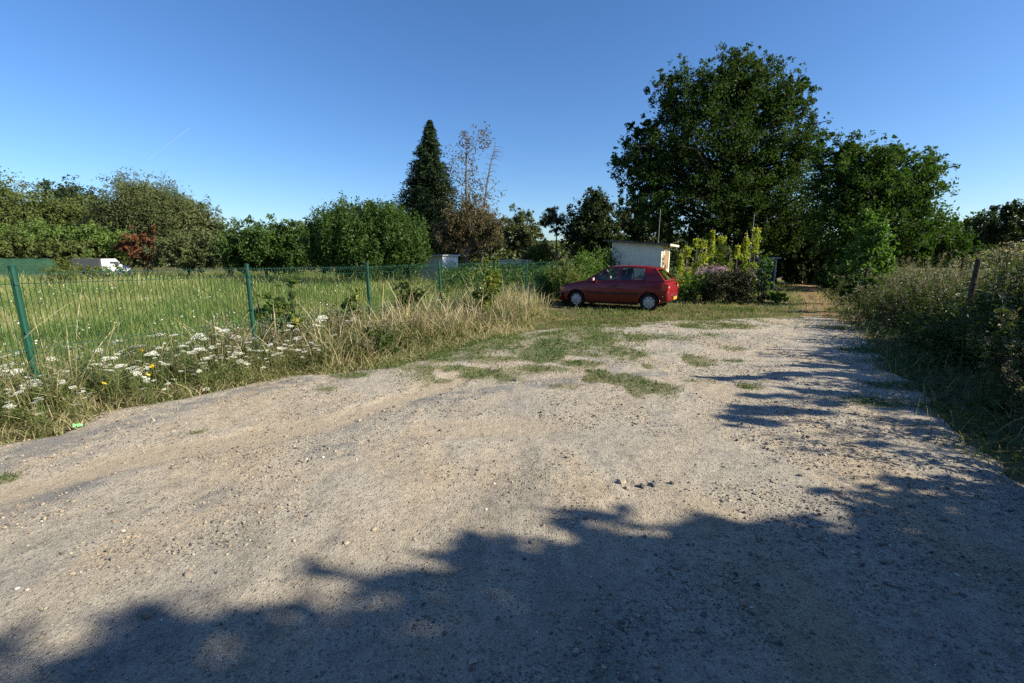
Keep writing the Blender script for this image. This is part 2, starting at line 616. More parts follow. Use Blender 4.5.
def gravel_material(name, sand, pale, grey, brown):
    m, nt, out = newmat(name)
    tc = nd(nt, 'TexCoord')
    mp = nd(nt, 'Mapping'); mp.inputs['Rotation'].default_value = (0, 0, R(-32)); mp.inputs['Scale'].default_value = (1.0, .38, 1)
    nt.links.new(tc.outputs['Object'], mp.inputs['Vector'])
    big = nd(nt, 'TexNoise', Scale=1.05, Detail=5.0, Roughness=.6)
    big2 = nd(nt, 'TexNoise', Scale=1.9, Detail=4.0, Roughness=.6)
    nt.links.new(mp.outputs[0], big.inputs['Vector'])
    mp2 = nd(nt, 'Mapping'); mp2.inputs['Location'].default_value = (7.3, 2.1, 4)
    nt.links.new(mp.outputs[0], mp2.inputs['Vector']); nt.links.new(mp2.outputs[0], big2.inputs['Vector'])
    mid = nd(nt, 'TexNoise', Scale=11.0, Detail=8.0, Roughness=.72)
    fine = nd(nt, 'TexNoise', Scale=90.0, Detail=6.0, Roughness=.75)
    vor = nd(nt, 'TexVoronoi', Scale=62.0); vor2 = nd(nt, 'TexVoronoi', Scale=27.0)
    for n in (mid, fine, vor, vor2):
        nt.links.new(tc.outputs['Object'], n.inputs['Vector'])
    base = ramp(nt, big.outputs['Fac'], [(.36, grey), (.47, pale), (.56, sand), (.68, brown)])
    gm = ramp(nt, big2.outputs['Fac'], [(.56, 0.0), (.70, .8)])
    c = mixc(nt, gm.outputs[0], base.outputs[0], [g * .74 for g in grey])
    sp = nd(nt, 'TexNoise', Scale=4.0, Detail=3.0)
    nt.links.new(tc.outputs['Object'], sp.inputs['Vector'])
    md = ramp(nt, mid.outputs['Fac'], [(.28, .62), (.5, 1.0), (.72, 1.22)])
    c = mixc(nt, 1.0, c, md.outputs[0], 'MULTIPLY')
    fd = ramp(nt, fine.outputs['Fac'], [(.3, .42), (.47, .95), (.7, 1.42)])
    c = mixc(nt, .9, c, fd.outputs[0], 'MULTIPLY')
    # little stones pressed into the surface: a random grey for some cells
    cellv = nd(nt, 'SeparateColor'); nt.links.new(vor.outputs['Color'], cellv.inputs[0])
    cmask = ramp(nt, cellv.outputs[0], [(.74, 0.0), (.76, 1.0)])
    inn = ramp(nt, vor.outputs['Distance'], [(.3, 1.0), (.45, 0.0)])
    mm = nd(nt, 'Math', operation='MULTIPLY'); nt.links.new(cmask.outputs[0], mm.inputs[0]); nt.links.new(inn.outputs[0], mm.inputs[1])
    ccol = ramp(nt, cellv.outputs[1], [(0, (.10, .10, .10)), (.4, (.22, .2, .18)), (.7, (.36, .31, .26)), (1, (.55, .53, .5))])
    mm2 = nd(nt, 'Math', operation='MULTIPLY'); nt.links.new(mm.outputs[0], mm2.inputs[0]); mm2.inputs[1].default_value = .75
    c = mixc(nt, mm2.outputs[0], c, ccol.outputs[0])
    sa = nd(nt, 'Attribute', attribute_name='sand')
    c = mixc(nt, sa.outputs['Fac'], c, mixc(nt, mid.outputs['Fac'], [v * .8 for v in brown], [v * 1.22 for v in sand]))
    ga = nd(nt, 'Attribute', attribute_name='tar')
    gmul = nd(nt, 'Math', operation='MULTIPLY'); nt.links.new(ga.outputs['Fac'], gmul.inputs[0]); gmul.inputs[1].default_value = .8
    c = mixc(nt, gmul.outputs[0], c, mixc(nt, fine.outputs['Fac'], (.10, .10, .10), (.33, .32, .30)))
    # thin worn turf
    at_ = nd(nt, 'Attribute', attribute_name='turf')
    tn = nd(nt, 'Math', operation='MULTIPLY_ADD'); nt.links.new(mid.outputs['Fac'], tn.inputs[0]); tn.inputs[1].default_value = .9
    sub = nd(nt, 'Math', operation='SUBTRACT'); nt.links.new(at_.outputs['Fac'], sub.inputs[0]); sub.inputs[1].default_value = .45
    nt.links.new(sub.outputs[0], tn.inputs[2])
    tm = ramp(nt, tn.outputs[0], [(.35, 0.0), (.75, .8)])
    c = mixc(nt, tm.outputs[0], c, mixc(nt, mid.outputs['Fac'], (.10, .12, .045), (.24, .20, .11)))
    p = nd(nt, 'BsdfPrincipled', Roughness=.92); p.inputs['Specular IOR Level'].default_value = .18
    nt.links.new(c, p.inputs['Base Color'])
    add = nd(nt, 'Math', operation='MULTIPLY_ADD'); nt.links.new(fine.outputs['Fac'], add.inputs[0]); add.inputs[1].default_value = .35
    nt.links.new(mid.outputs['Fac'], add.inputs[2])
    sb = nd(nt, 'Math', operation='MULTIPLY_ADD'); nt.links.new(mm.outputs[0], sb.inputs[0]); sb.inputs[1].default_value = .25
    nt.links.new(add.outputs[0], sb.inputs[2])
    b = nd(nt, 'Bump', Strength=1.0, Distance=.034)
    nt.links.new(sb.outputs[0], b.inputs['Height']); nt.links.new(b.outputs[0], p.inputs['Normal'])
    nt.links.new(p.outputs[0], out.inputs[0])
    return m


# turf mats: ellipses on the picture turned into ground ellipses
MATS_PX = [(430, 357, 50, 8), (600, 338, 60, 6), (560, 350, 52, 5), (475, 362, 40, 4), (660, 336, 40, 4), (455, 351, 46, 9), (520, 351, 40, 6), (498, 339, 62, 7), (570, 333, 50, 5), (500, 377, 30, 5), (536, 371, 24, 4),
           (586, 365, 26, 3), (620, 354, 26, 4), (556, 389, 14, 3), (457, 371, 12, 3), (625, 377, 10, 2), (735, 351, 11, 2),
           (733, 363, 9, 1.5), (748, 389, 10, 3), (350, 378, 14, 3), (370, 365, 26, 5), (325, 393, 10, 2), (198, 436, 8, 2),
           (5, 485, 9, 4), (600, 345, 30, 3), (640, 328, 60, 4), (560, 322, 70, 6), (700, 327, 40, 3), (770, 310, 60, 4), (390, 366, 40, 5), (540, 343, 60, 5), (610, 355, 40, 5), (720, 312, 60, 4), (840, 310, 30, 4), (690, 318, 70, 5), (620, 316, 90, 6),
           (880, 405, 28, 6), (905, 365, 42, 7), (905, 388, 30, 4), (940, 415, 34, 9), (985, 455, 30, 10), (860, 352, 26, 3), (845, 330, 20, 3), (760, 315, 45, 3), (800, 318, 14, 1.2),
           (415, 345, 40, 9), (480, 325, 50, 8), (925, 430, 12, 3)]


def turf(x, y):
    v = np.zeros(np.shape(x))
    w = .35 + 1.5 * fbm(x * 2.6 + 9, y * 2.6, 31, 4)
    for px, py, rx, ry in MATS_PX:
        cx, cy = gp(px, py)
        y0, y1 = gp(px, py + ry)[1], gp(px, py - ry)[1]
        ex = rx * cy / F_PX; ey = max(.05, (y1 - y0) / 2)
        q = np.sqrt(((x - cx) / ex) ** 2 + ((y - cy) / ey) ** 2) / w
        v = np.maximum(v, sstep(2.0, .3, q))
    v = v * (.6 + .4 * sstep(.34, .52, fbm(x * 3.3, y * 3.3, 36, 3)))
    cx, cy = gp(560, 362)
    q = np.sqrt(((x - cx) / 2.9) ** 2 + ((y - cy) / 2.6) ** 2)
    v = np.maximum(v, sstep(.49, .60, fbm(x * 1.7 + 4, y * 1.1, 37, 4)) * sstep(1.1, .6, q))
    holes = sstep(.40, .52, fbm(x * 1.1, y * .8 + 5, 39, 4))
    return v * (1 - sstep(8.5, 10.5, y) * (1 - holes) * .85)


def build_ground():
    xs = axis([(-420, -120, 30), (-120, -40, 5), (-40, -13, 1.2), (-13, 14, .22), (14, 44, 1.0), (44, 120, 5), (120, 420, 30)])
    ys = axis([(-60, -12, 6), (-12, -5, 1), (-5, 20, .22), (20, 50, 1.0), (50, 130, 5), (130, 900, 40)])
    X, Y = np.meshgrid(xs, ys)
    X, Y = X.ravel(), Y.ravel()
    V = np.stack([X, Y, gz(X, Y)], 1)
    me = mk_mesh('ground', V, [grid_faces(len(xs), len(ys))], ground_material(), smooth=True)
    tag(link('ground', me), kind='structure')


M_LOT = gravel_material('gravel', (.415, .355, .265), (.41, .368, .295), (.325, .30, .255), (.405, .325, .225))
M_TRACK = gravel_material('track_earth', (.34, .20, .095), (.36, .23, .12), (.28, .17, .085), (.31, .17, .07))


def lot_sd(x, y):
    return sdist(x, y, LOT) + .30 * (fbm(x * 1.7, y * 1.7, 5, 4) - .5)


def px_line(pts):
    return [gp(*p) for p in pts]


SAND_LINES = [([(40, 497), (110, 470), (200, 448), (330, 427), (440, 388), (480, 372)], .30), ([(330, 600), (480, 470), (620, 400), (740, 345), (800, 322)], .22),
              ([(560, 640), (640, 500), (700, 420), (770, 350), (815, 322)], .22), ([(120, 560), (330, 470), (520, 395), (680, 340)], .20), ([(440, 432), (540, 428)], .35)]
TAR_LINES = [([(-30, 480), (50, 450), (130, 428), (215, 402), (300, 384)], .22), ([(0, 520), (90, 490)], .16), ([(325, 458), (365, 452)], .16), ([(430, 405), (520, 388), (600, 383)], .22), ([(180, 520), (230, 500)], .14), ([(560, 382), (660, 376)], .2)]
SAND_W = [(px_line(p), w, k) for (p, w), k in zip(SAND_LINES, (.9, .3, .3, .3, .7))]
TAR_W = [(px_line(p), w) for p, w in TAR_LINES]


def sandy(x, y):
    v = np.zeros(np.shape(x)); n = fbm(x * 2.2, y * 2.2, 101, 4)
    for p, w, k in SAND_W:
        d = pdist(x, y, p, closed=False)
        v = np.maximum(v, sstep(1.0, .35, d / (w * (.3 + 1.7 * n))) * k)
    return v


def tarry(x, y):
    v = np.zeros(np.shape(x)); n = fbm(x * 2.6 + 3, y * 2.6, 103, 4)
    for p, w in TAR_W:
        d = pdist(x, y, p, closed=False)
        v = np.maximum(v, sstep(1.1, .5, d / (w * (.2 + 1.7 * n))))
    return v * sstep(.3, .55, fbm(x * 9, y * 9, 105, 3))


def lot_fine(x, y):
    return lot_base(x, y) * (1 - .6 * sandy(x, y)) - .016 * sandy(x, y) + .006 * tarry(x, y) + .012


def lot_base(x, y):
    return .016 * fbm(x * 5, y * 5, 41, 3) + .010 * fbm(x * 19, y * 19, 43, 2)


def lot_z(x, y):
    return gz(x, y) + .012 + lot_fine(x, y)


def build_lot():
    xs = axis([(-10, -6.2, .12), (-6.2, 6.2, .036), (6.2, 11, .09)])
    ys = axis([(-6, .4, .14), (.4, 4.5, .03), (4.5, 9, .05), (9, 15.5, .08)])
    X, Y = np.meshgrid(xs, ys); X, Y = X.ravel(), Y.ravel()
    sd = lot_sd(X, Y)
    Z = gz(X, Y) + np.where(sd > 0, .012, 0) + lot_fine(X, Y) * sstep(-.05, .2, sd) - .03 * sstep(.03, -.1, sd)
    Fq = grid_faces(len(xs), len(ys))
    keep = (sd[Fq] > -.12).all(1)
    Fq = Fq[keep]
    used = np.unique(Fq); mp = np.full(len(X), -1); mp[used] = np.arange(len(used))
    V = np.stack([X, Y, Z], 1)[used]
    me = mk_mesh('gravel_lot', V, [mp[Fq]], M_LOT, {'turf': turf(X[used], Y[used]), 'sand': sandy(X[used], Y[used]), 'tar': tarry(X[used], Y[used])}, smooth=True)
    tag(link('gravel_lot', me), kind='structure')


def build_track():
    pts = []
    for i in range(len(TRACK) - 1):
        for k in range(12):
            t = k / 12
            pts.append((TRACK[i][0] * (1 - t) + TRACK[i + 1][0] * t, TRACK[i][1] * (1 - t) + TRACK[i + 1][1] * t))
    V = []; nW = 13
    T = []
    for i, p in enumerate(pts):
        q = pts[min(i + 1, len(pts) - 1)]; o = pts[max(i - 1, 0)]
        d = Vector((q[0] - o[0], q[1] - o[1])).normalized(); n = Vector((d.y, -d.x))
        for k in range(nW):
            s = (k / (nW - 1) - .5) * 2
            w = 1.25 + .3 * math.sin(i * .7) * .3
            x, y = p[0] + n.x * s * w, p[1] + n.y * s * w
            V.append((x, y, gz1(x, y) + .035 - .08 * abs(s) ** 6 - .03 * math.exp(-((abs(s) - .55) / .18) ** 2)))
            T.append(.75 * max(0, 1 - abs(s) / .22) + .9 * max(0, (abs(s) - .8) * 5) + (.75 if s < -.2 else 0))
    me = mk_mesh('dirt_track', V, [grid_faces(nW, len(pts))], M_TRACK, {'turf': np.clip(T, 0, 1)}, smooth=True)
    tag(link('dirt_track', me), kind='structure')


ICO_V = None


def ico():
    bm = bmesh.new(); bmesh.ops.create_icosphere(bm, subdivisions=1, radius=1)
    V = np.array([v.co[:] for v in bm.verts]); Fc = np.array([[v.index for v in f.verts] for f in bm.faces])
    bm.free(); return V, Fc


def stone_material():
    m, nt, out = newmat('stone')
    a = nd(nt, 'Attribute', attribute_name='rnd')
    r = ramp(nt, a.outputs['Fac'], [(0, (.09, .088, .085)), (.3, (.17, .155, .135)), (.6, (.29, .25, .19)), (.87, (.37, .32, .24)), (.95, (.32, .20, .12)), (1, (.55, .53, .48))])
    tc = nd(nt, 'TexCoord'); n = nd(nt, 'TexNoise', Scale=60.0, Detail=4.0)
    nt.links.new(tc.outputs['Object'], n.inputs['Vector'])
    f = ramp(nt, n.outputs['Fac'], [(.3, .7), (.7, 1.2)])
    c = mixc(nt, 1.0, r.outputs[0], f.outputs[0], 'MULTIPLY')
    p = nd(nt, 'BsdfPrincipled', Roughness=.85); p.inputs['Specular IOR Level'].default_value = .25
    nt.links.new(c, p.inputs['Base Color'])
    b = nd(nt, 'Bump', Strength=.5, Distance=.004); nt.links.new(n.outputs['Fac'], b.inputs['Height']); nt.links.new(b.outputs[0], p.inputs['Normal'])
    nt.links.new(p.outputs[0], out.inputs[0])
    return m


M_STONE = stone_material()


def build_pebbles():
    reseed('build_pebbles')
    IV, IF = ico()
    n = 170000
    # denser close to the camera, bunched by noise
    Y = .5 + 11 * rng.random(n) ** 2.0
    X = (rng.random(n) * 2 - 1) * (1.25 * Y + .6)
    cl = fbm(X * 1.1, Y * 1.1, 77, 4)
    keep = (lot_sd(X, Y) > .05) & (rng.random(n) < sstep(.40, .62, cl) * .95 + .05) & (turf(X, Y) < .5) & (rng.random(n) > .85 * sandy(X, Y))
    X, Y = X[keep], Y[keep]; n = len(X)
    s = .0018 + .004 * rng.random(n) ** 3 + .010 * rng.random(n) ** 18 + .0006 * Y
    sc = np.stack([s * rng.uniform(.8, 1.5, n), s * rng.uniform(.7, 1.2, n), s * rng.uniform(.45, .85, n)], 1)
    an = rng.random(n) * 2 * PI
    V = IV[None] * (1 + .28 * rng.normal(size=(n, len(IV), 1)) * .6) * sc[:, None]
    ca, sa = np.cos(an)[:, None], np.sin(an)[:, None]
    x, y = V[:, :, 0] * ca - V[:, :, 1] * sa, V[:, :, 0] * sa + V[:, :, 1] * ca
    Z = lot_z(X, Y) + sc[:, 2] * .35
    V = np.stack([x + X[:, None], y + Y[:, None], V[:, :, 2] + Z[:, None]], 2)
    Fc = IF[None] + (np.arange(n) * len(IV))[:, None, None]
    me = mk_mesh('pebbles', V.reshape(-1, 3), [Fc.reshape(-1, 3)], M_STONE, {'rnd': np.repeat(rng.random(n), len(IV))})
    tag(link('loose_pebbles', me), 'loose grey and tan pebbles strewn over the gravel', 'pebbles', kind='stuff')


def stone(name, px, py, size, label, rnd, group=None):
    IV, IF = ico()
    bm = bmesh.new(); bmesh.ops.create_icosphere(bm, subdivisions=3, radius=1)
    V = np.array([v.co[:] for v in bm.verts]); Fc = np.array([[v.index for v in f.verts] for f in bm.faces]); bm.free()
    s = rng.integers(999)
    nn = vnoise(V[:, 0] * 1.7 + s, V[:, 1] * 1.7 + V[:, 2] * 1.3, s) - .5
    n2 = vnoise(V[:, 0] * 5 + s, V[:, 1] * 5 + V[:, 2] * 4.1, s + 3) - .5
    V = V * (1 + .7 * nn + .16 * n2)[:, None] * np.array(size)
    x, y = gp(px, py)
    V = V * .78
    me = mk_mesh(name, V, [Fc], M_STONE, {'rnd': np.full(len(V), rnd)}, smooth=False)
    o = link(name, me, None, (x, y, float(lot_z(np.array([x]), np.array([y]))[0]) + size[2] * .12))
    o.rotation_euler = (0, 0, rng.random() * 6)
    return tag(o, label, 'stone', group)


# ------------------------------------------------------------------ grass
FENCE0 = Vector((-5.12, 4.8)); FSTEP = Vector((1.12, 2.245))


def fence_pos(i):
    p = FENCE0 + FSTEP * i
    return p


def beyond_fence(x, y):
    """signed distance to the meadow side of the fence line"""
    n = Vector((-FSTEP.y, FSTEP.x)).normalized()
    return (x - FENCE0.x) * n.x + (y - FENCE0.y) * n.y


def in_view(X, Y, m=1.0):
    return np.abs(X) < 1.2 * Y + 1.2 * m


def build_meadow():
    reseed('build_meadow')
    mes = []
    for (y0, y1, n, w, hh) in ((2.5, 9, 34000, .0055, .31), (9, 18, 44000, .010, .38), (18, 44, 56000, .020, .56)):
        Y = y0 + (y1 - y0) * rng.random(n)
        X = (rng.random(n) * 1.25 - 1.25) * (1.2 * Y + 2) + 2.5
        f = beyond_fence(X, Y)
        keep = (f > -.25) & (X < 2 + .32 * Y)
        X, Y = X[keep], Y[keep]
        m = len(X)
        P = np.stack([X, Y, gz(X, Y) - .02], 1)
        dry = fbm(X * .35, Y * .35, 11, 4)
        rnd = np.clip(.17 + 1.3 * (dry - .35) + .22 * rng.normal(size=m) + .16 * sstep(14, 30, Y), 0, 1)
        H = hh * rng.uniform(.5, 1.2, m) * (.45 + 1.1 * fbm(X * .9, Y * .9, 15, 3))
        mes.append(blades_mesh('g', P, H, w * rng.uniform(.7, 1.4, m), rng.uniform(.15, 1.2, m), None, rnd))
        # seed-bearing stalks
        k = rng.random(m) < .05
        mes.append(blades_mesh('g', P[k], H[k] * 1.45, w * 1.1, rng.uniform(.1, .7, k.sum()), None, rng.uniform(.5, 1, k.sum()), (.3, .25, .3, .25, .9, .8, .1)))
    me = join_meshes('meadow_grass', mes, M_GRASS)
    tag(link('meadow_grass', me), 'tall green and yellow meadow grass beyond the wire fence', 'grass', kind='stuff')


def build_meadow_flowers():
    n = 1500
    Y = 4 + 26 * rng.random(n) ** 1.2
    X = (rng.random(n) * 1.25 - 1.25) * (1.2 * Y + 2) + 2
    f = beyond_fence(X, Y)
    k = (f > .2) & (X < 1 + .2 * Y) & (fbm(X * .6, Y * .6, 19, 3) > .52)
    X, Y = X[k], Y[k]; n = len(X)
    C = np.stack([X, Y, gz(X, Y) + rng.uniform(.25, .45, n)], 1)
    s = .035 + .0016 * Y
    me = leaves_mesh('meadow_flowers', C, unit(n) * .4 + [0, -.3, 1], unit(n), s * rng.uniform(.6, 1.2, n), s * .8, rng.random(n), M_WHITE)
    tag(link('meadow_flowers', me), 'white flecks of flowers scattered through the meadow grass', 'wildflowers', kind='stuff')


def build_verge():
    reseed('build_verge')
    mes = []
    n = 110000
    Y = 2.0 + 18.5 * rng.random(n) ** 1.25
    X = -8.5 + 13.5 * rng.random(n)
    f = beyond_fence(X, Y); sd = lot_sd(X, Y)
    keep = (f < .35) & (sd < .06) & (X < .05 * Y) & (Y < 15) & in_view(X, Y, .8) & (bank_side(X, Y) < -3)
    X, Y, f, sd = X[keep], Y[keep], f[keep], sd[keep]
    m = len(X)
    edge = sstep(.0, -.7, sd)                       # 0 at the gravel, 1 well inside
    clump = fbm(X * 2.2, Y * 2.2, 21, 3)
    H = (.08 + .44 * edge) * (.25 + 1.35 * clump ** 1.3 * 1.3) * rng.uniform(.4, 1.25, m) * (1 + .75 * sstep(6.5, 5.0, Y))
    straw = .08 + sstep(5.0, 8.0, Y) * .16 + 1.25 * (fbm(X * 1.2, Y * 1.2, 25, 4) - .40) + .38 * (1 - edge)
    rnd = np.clip(.12 + straw + .2 * rng.normal(size=m), 0, 1)
    P = np.stack([X, Y, gz(X, Y) - .015], 1)
    w = (.0042 + .0006 * Y)
    mes.append(blades_mesh('v', P, H, w * rng.uniform(.7, 1.5, m), rng.uniform(.1, 1.0, m) + .9 * (rng.random(m) < .25), None, rnd))
    k = (rng.random(m) < .13) & (edge > .5)
    mes.append(blades_mesh('v', P[k], H[k] * 1.55, w[k] * 1.25, rng.uniform(.1, .9, k.sum()), None, np.clip(rnd[k] + .4, 0, 1), (.25, .2, .25, .25, .9, .8, .1)))
    # low broad leaves
    k = rng.random(m) < .18
    mes.append(blades_mesh('v', P[k], H[k] * .5 + .03, w[k] * 5, rng.uniform(.5, 1.2, k.sum()), None, np.clip(rnd[k] * .4, 0, 1), (.3, 1, .8, .06)))
    # flattened straw lying over the gravel edge and under the stems
    n2 = 60000
    Y2 = 2.0 + 13 * rng.random(n2) ** 1.2; X2 = -8.5 + 10 * rng.random(n2)
    f2 = beyond_fence(X2, Y2); sd2 = lot_sd(X2, Y2)
    k = (f2 < 0) & (sd2 < .22) & (rng.random(n2) < sstep(.25, -.15, sd2)) & (X2 < .05 * Y2) & (bank_side(X2, Y2) < -3) & in_view(X2, Y2, .8)
    X2, Y2 = X2[k], Y2[k]; m2 = len(X2)
    P2 = np.stack([X2, Y2, lot_z(X2, Y2) - .004], 1)
    mes.append(blades_mesh('v', P2, rng.uniform(.05, .2, m2), (.004 + .0006 * Y2) * rng.uniform(.7, 1.3, m2), rng.uniform(.6, 2.4, m2), None, np.clip(.45 + .9 * (fbm(X2, Y2, 27, 3) - .4) + .2 * rng.normal(size=m2), 0, 1)))
    me = join_meshes('verge_grass', mes, M_VERGE)
    tag(link('verge_grass', me), 'dry straw and green grass strip between the gravel and the fence', 'grass', kind='stuff')


def build_turf():
    reseed('build_turf')
    mes = []
    n = 330000
    Y = 2.3 + 14.5 * rng.random(n)
    X = -5 + 16.5 * rng.random(n)
    t = turf(X, Y)
    t = np.maximum(t, .5 * sstep(.62, .70, fbm(X * 2.7, Y * 2.7, 59, 3)) * sstep(4.5, 6, Y) * sstep(1.9, .2, lot_sd(X, Y)))
    keep = (rng.random(n) < t ** 1.9) & (beyond_fence(X, Y) < 0) & (bank_side(X, Y) < .8)
    X, Y = X[keep], Y[keep]; m = len(X)
    fa = fbm(X * 1.5, Y * 1.5, 51, 3)
    rnd = np.clip(.05 + 1.1 * (fa - .32) + (.15 + .55 * fbm(X * .7, Y * .7, 57, 2)) * sstep(8.5, 11.5, Y) + .17 * rng.normal(size=m), 0, 1)
    P = np.stack([X, Y, lot_z(X, Y) - .004], 1)
    H = rng.uniform(.022, .06, m) * (.6 + .9 * fbm(X * 4, Y * 4, 53, 2))
    mes.append(blades_mesh('t', P, H, (.0045 + .0006 * Y) * rng.uniform(.8, 1.6, m), rng.uniform(.3, 1.3, m), None, rnd, (1, .8, .1)))
    me = join_meshes('turf_patches', mes, M_MAT)
    tag(link('turf_patches', me), 'short trodden grass growing in patches on the gravel', 'grass', kind='stuff')
    # thin grass around the lot's far and right edges
    n = 60000
    Y = 2.2 + 30 * rng.random(n) ** 1.3
    X = -2 + 26 * rng.random(n)
    b = bank_side(X, Y); sd = lot_sd(X, Y); td = pdist(X, Y, TRACK, closed=False)
    keep = (b < 1.6) & (sd < .12) & (beyond_fence(X, Y) < -.2) & (b > -12) & in_view(X, Y) & (X > .12 * Y + .3)
    side_l = inside(X, Y, TRACK + [(-40, 44), (-40, 13)])
    keep &= ~((td < 1.1) & ~side_l & (rng.random(n) < .93))
    X, Y = X[keep], Y[keep]; m = len(X)
    P = np.stack([X, Y, gz(X, Y) - .01], 1)
    rnd = np.clip(.42 + 1.2 * (fbm(X * .9, Y * .9, 61, 3) - .4) + .2 * rng.normal(size=m), 0, 1)
    H = rng.uniform(.05, .22, m) * (.5 + fbm(X * 2, Y * 2, 63, 2))
    me = blades_mesh('rough_grass', P, H, (.005 + .0008 * Y) * rng.uniform(.8, 1.5, m), rng.uniform(.3, 1.1, m), M_MAT, rnd)
    tag(link('rough_grass', me), 'rough low grass around the car and along the foot of the bank', 'grass', kind='stuff')


# ------------------------------------------------------------------ fence
M_GREENPAINT = simple('fence_green', (.006, .055, .036), .45, spec=.35, noise=.2, scale=5, coat=.1)


def build_fence():
    reseed('build_fence')
    p0 = fence_pos(0)
    root = empty('wire_fence', (p0.x, p0.y, gz1(p0.x, p0.y)))
    tag(root, 'dark green welded wire mesh fence on green posts between meadow and gravel', 'fence')
    org = Vector((p0.x, p0.y, gz1(p0.x, p0.y)))

    def top_at(i):
        p = fence_pos(i)
        return Vector((p.x, p.y, gz1(p.x, p.y)))
    tilt = {0: (-.035, 0), 1: (-.012, .0), 2: (-.01, 0), 3: (-.05, 0), 5: (.02, 0)}
    for i in range(-1, 8):
        b = top_at(i) - org
        tx = tilt.get(i, (0, 0))
        mb = MB()
        tp = b + Vector((tx[0], tx[1], 1.53))
        mb.tube([b - Vector((0, 0, .1)), tp], [.032, .032], 12)
        mb.tube([tp, tp + Vector((0, 0, .012)), tp + Vector((0, 0, .022))], [.036, .036, .02], 12)
        post = mb.build('post', M_GREENPAINT, root, smooth=False)
        d = FSTEP.normalized()
        for zc in (.35, .85, 1.36):
            mb = MB()
            f = zc / 1.53
            c = b.lerp(tp, f)
            mb.box(-.018, .018, -.042, .0, -.012, .012, Matrix.Translation(c) @ Matrix.Rotation(math.atan2(d.y, d.x), 4, 'Z'))
            mb.build('bracket', M_GREENPAINT, post)
    for i in range(-1, 7):
        a = top_at(i) - org; b = top_at(i + 1) - org
        ta, tb = tilt.get(i, (0, 0)), tilt.get(i + 1, (0, 0))
        nrm = Vector((d.y, -d.x, 0))
        mb = MB()
        nv = 50 if i < 3 else 34
        rad = .0032 if i < 3 else .0042

        def P(s, z, off=0):
            q = a.lerp(b, s)
            k = (ta[0] * (1 - s) + tb[0] * s) * z / 1.53
            return q + Vector((k, 0, z)) + nrm * (.036 + off)
        foldz = (.12, .62, .68, 1.36, 1.46)
        for k in range(nv + 1):
            s = .015 + .97 * k / nv
            j = .004 * random.gauss(0, 1)
            mb.tube([P(s, .04, j), P(s, .62), P(s, .65, .02), P(s, .68), P(s, 1.36), P(s, 1.41, .025), P(s, 1.46), P(s, 1.5)], rad, 4, caps=False)
        for z in (.08, .62, .68, 1.36, 1.47):
            o = -rad * 2
            mb.tube([P(.01, z, o), P(.35, z + random.gauss(0, .003), o), P(.7, z + random.gauss(0, .003), o), P(.99, z, o)], rad * 1.15, 4, caps=False)
        mb.build('mesh_panel', M_GREENPAINT, root)
    return root


# ------------------------------------------------------------------ wild carrot
def umbel_mesh(r, name='flower_head'):
    mb = MB()
    n = 34
    for i in range(n):
        an = i * 2.39996; rr = r * math.sqrt((i + .5) / n)
        z = -.18 * rr * rr / r + .02 * r
        c = np.array([rr * math.cos(an), rr * math.sin(an), z])
        for k in range(3):
            o = rng.normal(size=3) * r * .07
            s = r * rng.uniform(.07, .125)
            t = rng.random() * PI
            e1 = np.array([math.cos(t), math.sin(t), rng.normal() * .25]) * s
            e2 = np.array([-math.sin(t), math.cos(t), rng.normal() * .25]) * s
            q = c + o
            mb.add([q - e1, q + e2, q + e1, q - e2], Q=[[0, 1, 2, 3]], a=rng.random())
    return mb.mesh(name, M_WHITE)


def carrot_stem_mesh(h, tops):
    mb = MB()
    j = Vector((0, 0, h * .45))
    mb.tube([(0, 0, -.03), (.01, 0, h * .25), j], [.0045, .004, .0035], 5, a=.3)
    for t, r in tops:
        t = Vector(t)
        hub = t - Vector((0, 0, r * .75))
        mb.tube([j, j.lerp(hub, .5) + Vector((0, 0, .02)), hub], [.003, .0026, .0022], 4, caps=False, a=.5)
        for k in range(9):
            an = 2 * PI * k / 9
            mb.tube([hub, t + Vector((math.cos(an) * r * .7, math.sin(an) * r * .7, -.1 * r))], .0011, 3, caps=False, a=.6)
    for k in range(46):                      # feathery leaves
        z = h * rng.uniform(.05, .55); an = rng.random() * 6.28; q = rng.uniform(.03, .16)
        c = np.array([math.cos(an) * q, math.sin(an) * q, z + rng.normal() * .02])
        e1 = np.array([math.cos(an), math.sin(an), .3]) * .035; e2 = np.array([-math.sin(an), math.cos(an), 0]) * .008
        mb.add([c - e1, c + e2, c + e1, c - e2], Q=[[0, 1, 2, 3]], a=rng.random())
    return mb.mesh('stem', M_STEM)


